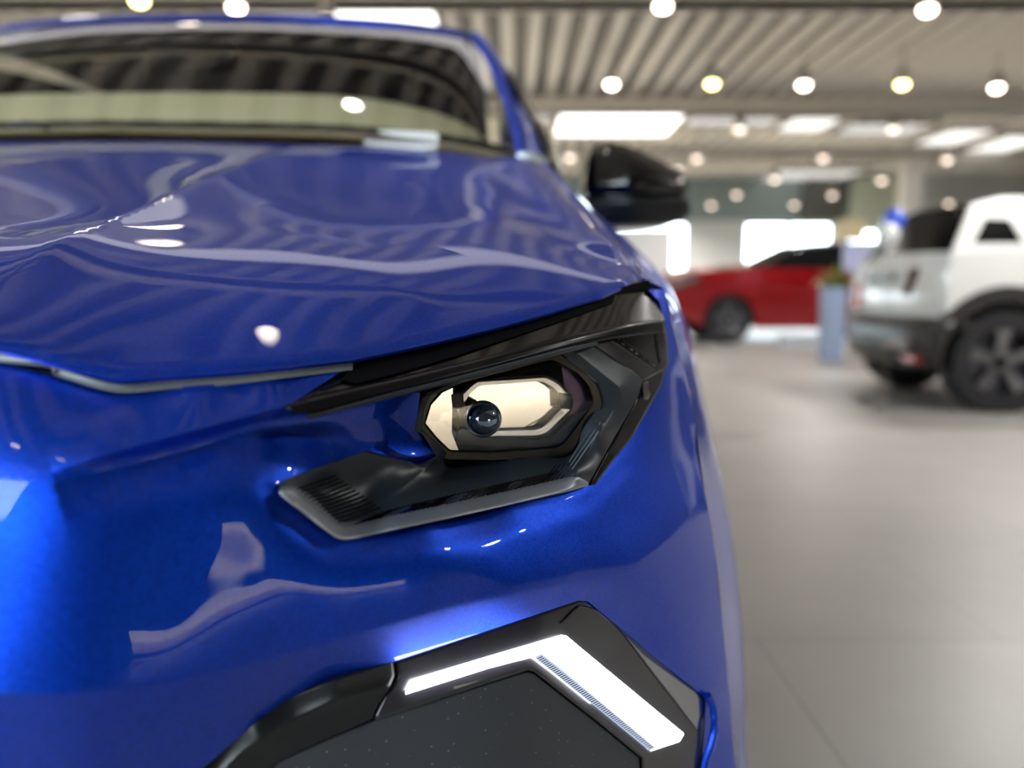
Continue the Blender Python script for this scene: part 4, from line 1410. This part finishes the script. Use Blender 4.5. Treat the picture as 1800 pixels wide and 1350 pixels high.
inner = [(940, 1156), (975, 1184), (1060, 1253), (1142, 1320), (1152, 1314), (1070, 1246), (988, 1178), (952, 1150)]
slab('ribbed_edge', inner, lambda u, v: DR(u, v) - .0052, M['drl_rib'], drl, sp=5, thick=.003, r=0)
rb = MB()
for k in range(60):
    t = k / 59
    a = np.array([944, 1158]) * (1 - t) + np.array([1143, 1318]) * t
    q = [(a[0], a[1]), (a[0] + 1.2, a[1] + .9), (a[0] + 10.2, a[1] - 3.6), (a[0] + 9, a[1] - 4.5)]
    V_ = [on(DR, u, v, -.0056) for u, v in q]
    V_ += [(p[0], p[1] + .0004, p[2]) for p in V_]
    rb.add(V_, [(0, 1, 2, 3), (7, 6, 5, 4), (0, 4, 5, 1), (1, 5, 6, 2), (2, 6, 7, 3), (3, 7, 4, 0)])
rb.build('rib_pattern', M['smoke'], drl)
# inner curved glass facet on the housing
arcp = [(985, 1096), (1012, 1070), (1024, 1066), (1060, 1078), (1095, 1114), (1130, 1160), (1180, 1225), (1226, 1284)]
MB().tube([PT(u, v, float(DR(np.array([float(u)]), np.array([float(v)]))[0]) - .0012) for u, v in crv(arcp, 40)], .0007, 6).build('facet_edge', M['gloss_black'], drl, True)
fac = [(1100, 1118), (1130, 1150), (1236, 1226), (1238, 1240), (1226, 1284), (1180, 1222), (1140, 1172)]
slab('side_facet', rounded(fac, 4), lambda u, v: DR(u, v) - .003, M['chrome_dark'] if 'chrome_dark' in M else M['gloss_black'], drl, sp=6, thick=.003, r=3, depth=.001)

GR = disp([(657, 1264, .506), (800, 1219, .526), (930, 1181, .556), (1040, 1262, .612), (1124, 1332, .664), (1124, 1500, .664), (900, 1400, .560), (700, 1400, .520), (487, 1345, .486), (520, 1500, .49), (400, 1500, .48), (700, 1300, .514), (900, 1260, .552)], 1e-5)
gp = [(440, 1520), (452, 1385), (487, 1342), (570, 1302), (660, 1266), (800, 1221), (926, 1181), (937, 1183), (1050, 1272), (1125, 1334), (1125, 1520)]
slab('grille_panel', gp, GR, M['grille'], drl, sp=10, thick=.004, r=3, depth=.001)
TD = disp([(690, 1160, .508), (498, 1227, .482), (413, 1295, .472), (340, 1360, .466), (654, 1264, .502), (487, 1340, .484), (440, 1400, .478), (300, 1500, .462), (440, 1500, .474), (590, 1215, .486), (450, 1290, .470)], 1e-6)
td = [(690, 1161), (600, 1190), (505, 1226), (420, 1291), (354, 1352), (250, 1500), (250, 1520), (452, 1520), (456, 1385), (487, 1341), (570, 1300), (654, 1264), (662, 1243), (682, 1215), (693, 1188)]


def td_Y(u, v):
    d, run, s_ = seg_dist(u, v, [(680, 1206), (600, 1226), (500, 1272), (430, 1318), (350, 1400), (300, 1500)])
    return TD(u, v) - .005 * np.exp(-np.sqrt(d * d + 6) / 14)


slab('lower_trim', td, td_Y, M['satin_black'], drl, sp=5, thick=.012, r=4, depth=.002)
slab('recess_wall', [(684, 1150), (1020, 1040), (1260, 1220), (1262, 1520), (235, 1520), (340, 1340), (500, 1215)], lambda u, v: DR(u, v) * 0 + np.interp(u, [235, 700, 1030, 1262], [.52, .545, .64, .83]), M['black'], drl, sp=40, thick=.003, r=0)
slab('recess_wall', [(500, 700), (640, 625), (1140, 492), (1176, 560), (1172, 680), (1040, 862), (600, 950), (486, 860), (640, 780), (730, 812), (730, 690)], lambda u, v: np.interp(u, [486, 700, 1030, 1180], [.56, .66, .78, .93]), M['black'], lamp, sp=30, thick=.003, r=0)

# ------------------------------------------------------------------ white compact car with its back to the left
wc = empty('car', (4.02, 5.97, 0), R(-3.5))
tag(wc, 'white compact car with dark wheel arches and black roof, parked at the right edge', 'car')
WX, WY, WW = -.93, -.72, 1.62      # rear end and near side, in the car's own frame (origin at 3.9, 6.0)


def wloc(o):
    return o


# body sections along the car: lower body
def section(x, zs, ys):
    return [(x, y, z) for y, z in zip(ys, zs)]


def body_tub(parent, m, x0, x1, y0, wd, zb, zt, tum=.10, end=.10):
    """white tub with rounded ends: rows up, points round the outline"""
    rows_ = []
    for z, ins, e_ in ((zb, .04, .05), (zb + .12, .0, .0), ((zb + zt) / 2, .0, .0), (zt - .12, .03, end * .5), (zt - .02, tum, end), (zt, tum + .06, end + .06)):
        a0, a1 = x0 + e_, x1 - e_; b0, b1 = y0 + ins, y0 + wd - ins
        r_ = .22
        P = rounded([(a0, b0), (a1, b0), (a1, b1), (a0, b1)], r_, 6)
        rows_.append([(p[0], p[1], z) for p in P] + [(P[0][0], P[0][1], z)])
    o = loft('body', rows_, m, parent, nv=24)
    return o


# side profile extruded with arches cut: the visible flank
def flank(parent, name, prof, y, m, thick=.05, sp=.06, bulge=.04, zmid=.75, wd=1.62, zr=.5):
    def fn(x, z):
        return np.stack([x, y + bulge * ((z - zmid) / zr) ** 2, z], -1)
    return surface(name, prof, fn, sp, m, parent, (1, -50, 1), thick=thick, e=.01, rings=(.01, .03))


def arcxz(xc, zc_, r, a0, a1, n_=20):
    return [(xc + r * math.cos(R(a)), zc_ + r * math.sin(R(a))) for a in np.linspace(a0, a1, n_)]


xr = -.60   # rear wheel centre
near = WY
pf = [(-.99, .62), (-1.0, .80), (-1.01, .98), (-.97, 1.10), (-.60, 1.13), (2.4, 1.08), (2.95, .98), (3.0, .60), (2.9, .45), (2.35, .38)] + arcxz(1.95, .36, .42, 0, 180) + [(1.4, .42), (-.05, .42)] + arcxz(xr, .36, .44, 10, 172) + [(-1.03, .52)]
flank(wc, 'body_side', pf, near, M['white_paint'])
flank(wc, 'body_side', [(p[0], p[1]) for p in pf], near + WW, M['white_paint'])
# deck, tail and top
loft('tail_panel', [[(-.97, near + .02, .62), (-1.04, near + .3, .62), (-1.06, near + .81, .62), (-1.04, near + 1.3, .62), (-.97, near + 1.6, .62)],
                    [(-1.0, near + .02, .80), (-1.07, near + .3, .80), (-1.09, near + .81, .80), (-1.07, near + 1.3, .80), (-1.0, near + 1.6, .80)],
                    [(-1.0, near + .03, .98), (-1.02, near + .3, .99), (-1.04, near + .81, 1.0), (-1.02, near + 1.3, .99), (-.95, near + 1.58, .98)],
                    [(-.95, near + .05, 1.11), (-.99, near + .3, 1.12), (-1.0, near + .81, 1.13), (-.97, near + 1.3, 1.12), (-.90, near + 1.56, 1.11)]], M['white_paint'], wc, nu=24, nv=16)
loft('rear_window', [[(-.93, near + .10, 1.10), (-.99, near + .35, 1.12), (-1.0, near + .81, 1.12), (-.97, near + 1.3, 1.12), (-.88, near + 1.52, 1.10)],
                     [(-.78, near + .19, 1.43), (-.82, near + .4, 1.45), (-.83, near + .81, 1.46), (-.82, near + 1.2, 1.45), (-.78, near + 1.43, 1.43)]], M['dark_glass'], wc, nu=24, nv=10)
loft('roof', [[(-.80, near + .16, 1.435), (-.82, near + .81, 1.475), (-.80, near + 1.46, 1.435)], [(.2, near + .14, 1.50), (.2, near + .81, 1.54), (.2, near + 1.48, 1.50)], [(1.3, near + .16, 1.46), (1.3, near + .81, 1.50), (1.3, near + 1.46, 1.46)], [(1.7, near + .2, 1.36), (1.7, near + .81, 1.40), (1.7, near + 1.42, 1.36)]], M['gloss_black'], wc, nu=16, nv=16)
loft('front_window', [[(1.65, near + .2, 1.37), (1.65, near + .81, 1.40), (1.65, near + 1.42, 1.37)], [(2.35, near + .08, 1.08), (2.42, near + .81, 1.10), (2.35, near + 1.54, 1.08)]], M['dark_glass'], wc, nu=12, nv=6)
loft('front_end', [[(2.35, near + .05, 1.08), (2.42, near + .81, 1.10), (2.35, near + 1.57, 1.08)], [(2.93, near + .05, .98), (3.06, near + .81, 1.0), (2.93, near + 1.57, .98)], [(2.98, near + .02, .7), (3.14, near + .81, .7), (2.98, near + 1.6, .7)], [(2.9, near + .02, .3), (3.1, near + .81, .3), (2.9, near + 1.6, .3)]], M['white_paint'], wc, nu=16, nv=16)
# upper side: white pillars with the small quarter window
ty = lambda z: near + .06 + (z - 1.08) * .30


def upside(sgn):
    prof_ = [(-.99, 1.08), (2.3, 1.06), (1.62, 1.38), (1.2, 1.46), (.2, 1.495), (-.62, 1.485), (-.82, 1.44)]
    holes_ = [[(-.84, 1.165), (-.50, 1.165), (-.58, 1.33), (-.74, 1.34)], [(-.36, 1.13), (.98, 1.13), (.98, 1.40), (-.26, 1.40)], [(1.06, 1.13), (2.0, 1.12), (1.5, 1.36), (1.06, 1.40)]]
    f_ = (lambda x, z: np.stack([x, near + .02 + (z - 1.08) * .32 + 0 * x, z], -1)) if sgn > 0 else (lambda x, z: np.stack([x, near + 1.60 - (z - 1.08) * .32 + 0 * x, z], -1))
    surface('pillars', prof_, f_, .05, M['white_paint'], wc, (1, -50 * sgn, 1.2), holes=holes_, thick=.03 * sgn, e=.01)
    for h in holes_:
        g_ = (lambda x, z: np.stack([x, near + .035 + (z - 1.08) * .32 + 0 * x, z], -1)) if sgn > 0 else (lambda x, z: np.stack([x, near + 1.585 - (z - 1.08) * .32 + 0 * x, z], -1))
        c_ = np.mean(h, 0); hh = [tuple(c_ + (np.array(p) - c_) * 1.04) for p in h]
        surface('side_window', hh, g_, .1, M['dark_glass'], wc, (1, -50 * sgn, 1.2), e=.01)


upside(1); upside(-1)
MB().box((.7, near + .35, 1.53), (1.6, .05, .05)).box((.7, near + 1.27, 1.53), (1.6, .05, .05)).build('roof_rail', M['black'], wc, bevel=.015)
# black lower cladding: bumper, arch, sill
cl_ = [(-1.06, .42), (-1.08, .60), (-.98, .64), (-.80, .63), (-.74, .55)] + arcxz(xr, .36, .52, 150, 12) + [(-.06, .48), (1.42, .48)] + arcxz(1.95, .36, .50, 165, 10) + [(3.02, .5), (3.0, .3), (2.45, .27)] + arcxz(1.95, .36, .43, 0, 180) + [(1.45, .24), (-.12, .24)] + arcxz(xr, .36, .415, -10, 190) + [(-1.0, .28)]
flank(wc, 'cladding', cl_, near - .015, M['clad'], thick=.07, sp=.05)
loft('rear_bumper', [[(-1.0, near, .30), (-1.06, near + .3, .28), (-1.08, near + .81, .28), (-1.06, near + 1.3, .28), (-1.0, near + 1.6, .30)],
                     [(-1.07, near, .42), (-1.15, near + .3, .40), (-1.17, near + .81, .40), (-1.15, near + 1.3, .40), (-1.07, near + 1.6, .42)],
                     [(-1.08, near, .58), (-1.16, near + .3, .58), (-1.18, near + .81, .58), (-1.16, near + 1.3, .58), (-1.08, near + 1.6, .58)],
                     [(-.99, near + .01, .66), (-1.05, near + .3, .66), (-1.06, near + .81, .66), (-1.05, near + 1.3, .66), (-.99, near + 1.6, .66)]], M['clad'], wc, nu=24, nv=14)
MB().box((-1.10, near + .70, .46), (.16, 1.0, .07)).build('skid_insert', mat('skid_grey', (.30, .25, .22), .5), wc, bevel=.02)
MB().box((-1.09, near + .25, .36), (.10, .22, .05)).build('reflector', mat('red_reflector', (.5, .01, .01), .2, coat=1), wc, bevel=.01)
MB().box((.9, near + .81, .45), (3.4, 1.4, .35)).build('underbody', M['black'], wc)
# tail lamp bars and the lettering on the tail
tl_m = mat('smoked_tail_lamp', (.035, .010, .012), .2, coat=1)
for dy in (.14, 1.38):
    P_ = [(-1.045, .80), (-.985, .98), (-.97, 1.0), (-.93, .985), (-.995, .79)]
V_ = []
lampq = [(1601, 520), (1617, 470), (1629, 470), (1628, 480), (1612, 520)]
o_w = np.array([4.0, 6.0, 0])
lq = [tuple(PT(a, b2, 5.262) - o_w) for a, b2 in lampq]
MB().add(lq + [(p[0], p[1] + .04, p[2]) for p in lq], [tuple(range(5)), tuple(range(9, 4, -1))] + [(i, (i + 1) % 5, 5 + (i + 1) % 5, 5 + i) for i in range(5)]).build('tail_lamp', tl_m, wc)
MB().box((-1.03, near + 1.52, .80), (.06, .10, .22)).build('tail_lamp', mat('red_tail_lamp', (.6, .02, .02), .2, coat=1), wc, bevel=.02)
MB().box((-1.085, near + .95, .95), (.03, .50, .06)).build('tail_badge', M['clad'], wc)
for sgn, yy in ((-1, near + .115), (1, near + WW - .115)):
    for xx_ in (xr, 1.95):
        w2_ = empty('wheel', (xx_, yy, .355)); w2_.parent = wc; w2_.rotation_euler = (0, 0, R(90))
        g = wheel('tmp', (0, 0, 0), .355, .23, w2_, side=sgn)
        for ch in list(g.children): ch.parent = w2_
        bpy.data.objects.remove(g)

# ------------------------------------------------------------------ red car further back
rc = empty('car', (4.65, 13.0, 0)); rc.scale = (1.08, 1.08, 1.12)
tag(rc, 'red car with dark roof facing left in front of the far windows', 'car')
rn = -.75
pf = [(-1.98, .45), (-2.02, .62), (-1.98, .90), (-1.60, 1.03), (-.80, 1.07), (1.6, 1.03), (2.1, .98), (2.2, .6), (2.1, .35), (1.75, .25)] + arcxz(1.38, .34, .38, -10, 190) + [(.95, .22), (-.75, .22)] + arcxz(-1.14, .34, .38, -10, 190) + [(-1.6, .28)]
flank(rc, 'body_side', pf, rn, M['red_paint'], wd=1.6)
flank(rc, 'body_side', pf, rn + 1.7, M['red_paint'])
loft('bonnet', [[(-1.97, rn + .05, .88), (-2.16, rn + .85, .92), (-1.97, rn + 1.65, .88)], [(-1.60, rn + .06, 1.02), (-1.75, rn + .85, 1.07), (-1.60, rn + 1.64, 1.02)], [(-.75, rn + .1, 1.07), (-.9, rn + .85, 1.13), (-.75, rn + 1.6, 1.07)]], M['red_paint'], rc, nu=16, nv=12)
loft('front_bumper', [[(-1.97, rn + .04, .90), (-2.17, rn + .85, .94), (-1.97, rn + 1.66, .90)], [(-2.02, rn + .02, .62), (-2.24, rn + .85, .62), (-2.02, rn + 1.68, .62)], [(-1.98, rn + .02, .4), (-2.22, rn + .85, .4), (-1.98, rn + 1.68, .4)], [(-1.8, rn + .04, .2), (-2.05, rn + .85, .2), (-1.8, rn + 1.66, .2)]], M['clad'], rc, nu=16, nv=12)
loft('windscreen', [[(-.78, rn + .12, 1.0), (-.92, rn + .85, 1.06), (-.78, rn + 1.58, 1.0)], [(-.05, rn + .28, 1.36), (-.15, rn + .85, 1.41), (-.05, rn + 1.42, 1.36)]], M['dark_glass'], rc, nu=12, nv=6)
loft('roof', [[(-.06, rn + .27, 1.36), (-.16, rn + .85, 1.41), (-.06, rn + 1.43, 1.36)], [(.7, rn + .24, 1.42), (.7, rn + .85, 1.47), (.7, rn + 1.46, 1.42)], [(1.6, rn + .28, 1.38), (1.65, rn + .85, 1.42), (1.6, rn + 1.42, 1.38)], [(2.12, rn + .12, 1.0), (2.2, rn + .85, 1.0), (2.12, rn + 1.58, 1.0)], [(2.2, rn + .05, .6), (2.28, rn + .85, .6), (2.2, rn + 1.65, .6)], [(2.1, rn + .05, .3), (2.18, rn + .85, .3), (2.1, rn + 1.65, .3)]], M['clad'], rc, nu=14, nv=24)
for sg in (1, -1):
    f_ = (lambda x, z: np.stack([x, rn + .06 + (z - 1.0) * .50 + 0 * x, z], -1)) if sg > 0 else (lambda x, z: np.stack([x, rn + 1.64 - (z - 1.0) * .50 + 0 * x, z], -1))
    surface('side_window', [(-.72, 1.0), (2.08, 1.0), (1.6, 1.38), (.7, 1.42), (-.05, 1.36)], f_, .1, M['dark_glass'], rc, (1, -50 * sg, 1.2), e=.01)
MB().box((.0, rn + .85, .45), (3.4, 1.4, .4)).build('underbody', M['black'], rc)
surface('headlight', [(-1.99, .78), (-1.62, .90), (-1.60, .98), (-1.94, .90)], lambda x, z: np.stack([x, rn - .02 + 0 * x, z], -1), .08, M['chrome_soft'], rc, (1, -50, 1), thick=.04, e=.01)
for sgn, yy in ((-1, rn + .12), (1, rn + 1.58)):
    for xx_ in (-1.14, 1.38):
        w2_ = empty('wheel', (xx_, yy, .335)); w2_.parent = rc; w2_.rotation_euler = (0, 0, R(90))
        g = wheel('tmp', (0, 0, 0), .335, .22, w2_, side=sgn)
        for ch in list(g.children): ch.parent = w2_
        bpy.data.objects.remove(g)

# ------------------------------------------------------------------ small things between the cars
# plant in a tall blue-grey planter
pl = empty('potted_plant', (3.88, 9.4, 0))
tag(pl, 'leafy olive green plant in a tall blue-grey planter between the red and the white car', 'plant')
MB().prism([(-.10, 0), (.10, 0), (.13, .88), (-.13, .88)], -.12, .12).build('planter', mat('blue_grey_planter', (.26, .33, .48), .5), pl, bevel=.01)
lf = MB()
for k in range(70):
    a = random.uniform(0, 6.28); el = random.uniform(.25, 1.4); L = random.uniform(.16, .36)
    b0 = Vector((random.uniform(-.06, .06), random.uniform(-.06, .06), .86))
    d = Vector((math.cos(a) * math.cos(el), math.sin(a) * math.cos(el), math.sin(el)))
    sdv = Vector((-math.sin(a), math.cos(a), 0)) * .03
    p1 = b0 + d * L * .6; p2 = b0 + d * L + Vector((0, 0, -.05 * math.cos(el)))
    n_ = len(lf.V)
    lf.add([b0, p1 + sdv, p1 + Vector((0, 0, .012)), p1 - sdv, p2], [(0, 1, 2), (0, 2, 3), (1, 4, 2), (2, 4, 3)])
lf.build('foliage', mat('olive_leaves', (.20, .22, .05), .5), pl)
# low white plinths seen under and beside the red car
def plinth(x, y, wd, dp, h, m, label, cat='display plinth', name='display_plinth'):
    return tag(MB().box((x, y, h / 2), (wd, dp, h)).build(name, m, bevel=.008), label, cat)


M['plinth'] = mat('white_plinth', (.72, .77, .84), .3, coat=.5)
plinth(4.55, 11.7, .95, .35, .17, M['plinth'], 'low white display plinth on the floor in front of the red car')
# tall white display wall left of the red car
wl = empty('display_wall', (2.25, 13.6, 0))
tag(wl, 'tall white display wall left of the red car, below the black mirror', 'display wall')
MB().box((0, 0, .95), (1.05, .12, 1.9)).build('panel', mat('white_display', (.88, .88, .86), .5), wl, bevel=.01)
MB().box((0, 0, .03), (1.15, .4, .06)).build('foot', M['lampbody'], wl)
ps = empty('poster_stand', (4.36, 9.9, 0))
tag(ps, 'pale lavender poster stand with a sand coloured upper part, left of the white car', 'poster stand')
MB().box((.06, 0, 1.27), (.46, .06, .36)).build('lower_field', mat('lavender', (.52, .53, .78), .5), ps)
MB().box((-.10, .0, 1.60), (.34, .06, .26)).build('upper_field', mat('sand', (.72, .58, .34), .5), ps)
MB().box((0, .04, .60), (.06, .05, 1.2)).box((-.1, 0, .02), (.5, .4, .04)).build('stand', M['lampbody'], ps)
for (a, b2, r_, m_, l_) in ((1572, 386, .072, mat('blue_balloon', (.03, .11, .80), .3, coat=1), 'round blue balloon beside the rear window of the white car'),
                            (1560, 412, .072, mat('white_balloon', (.95, .97, .95), .3, coat=1), 'round white balloon just below the blue one')):
    y_ = 5.25 if 'blue b' in l_ else 5.15
    q = PT(a, b2, y_)
    t = empty('balloon', tuple(q))
    prf = [(.001, -r_ * 1.12)] + [(r_ * math.sin(v), -r_ * math.cos(v) * (1.1 if v < 1.57 else 1)) for v in np.linspace(.15, math.pi - .01, 16)]
    MB().rev(prf, n=28, cap=False).build('skin', m_, t, True)
    MB().tube([(0, 0, -r_ * 1.1), (0.01, 0, -.35), (0, 0, -q[2] + .01)], .004, 5).build('string', M['lampbody'], t)
    tag(t, l_, 'balloon')
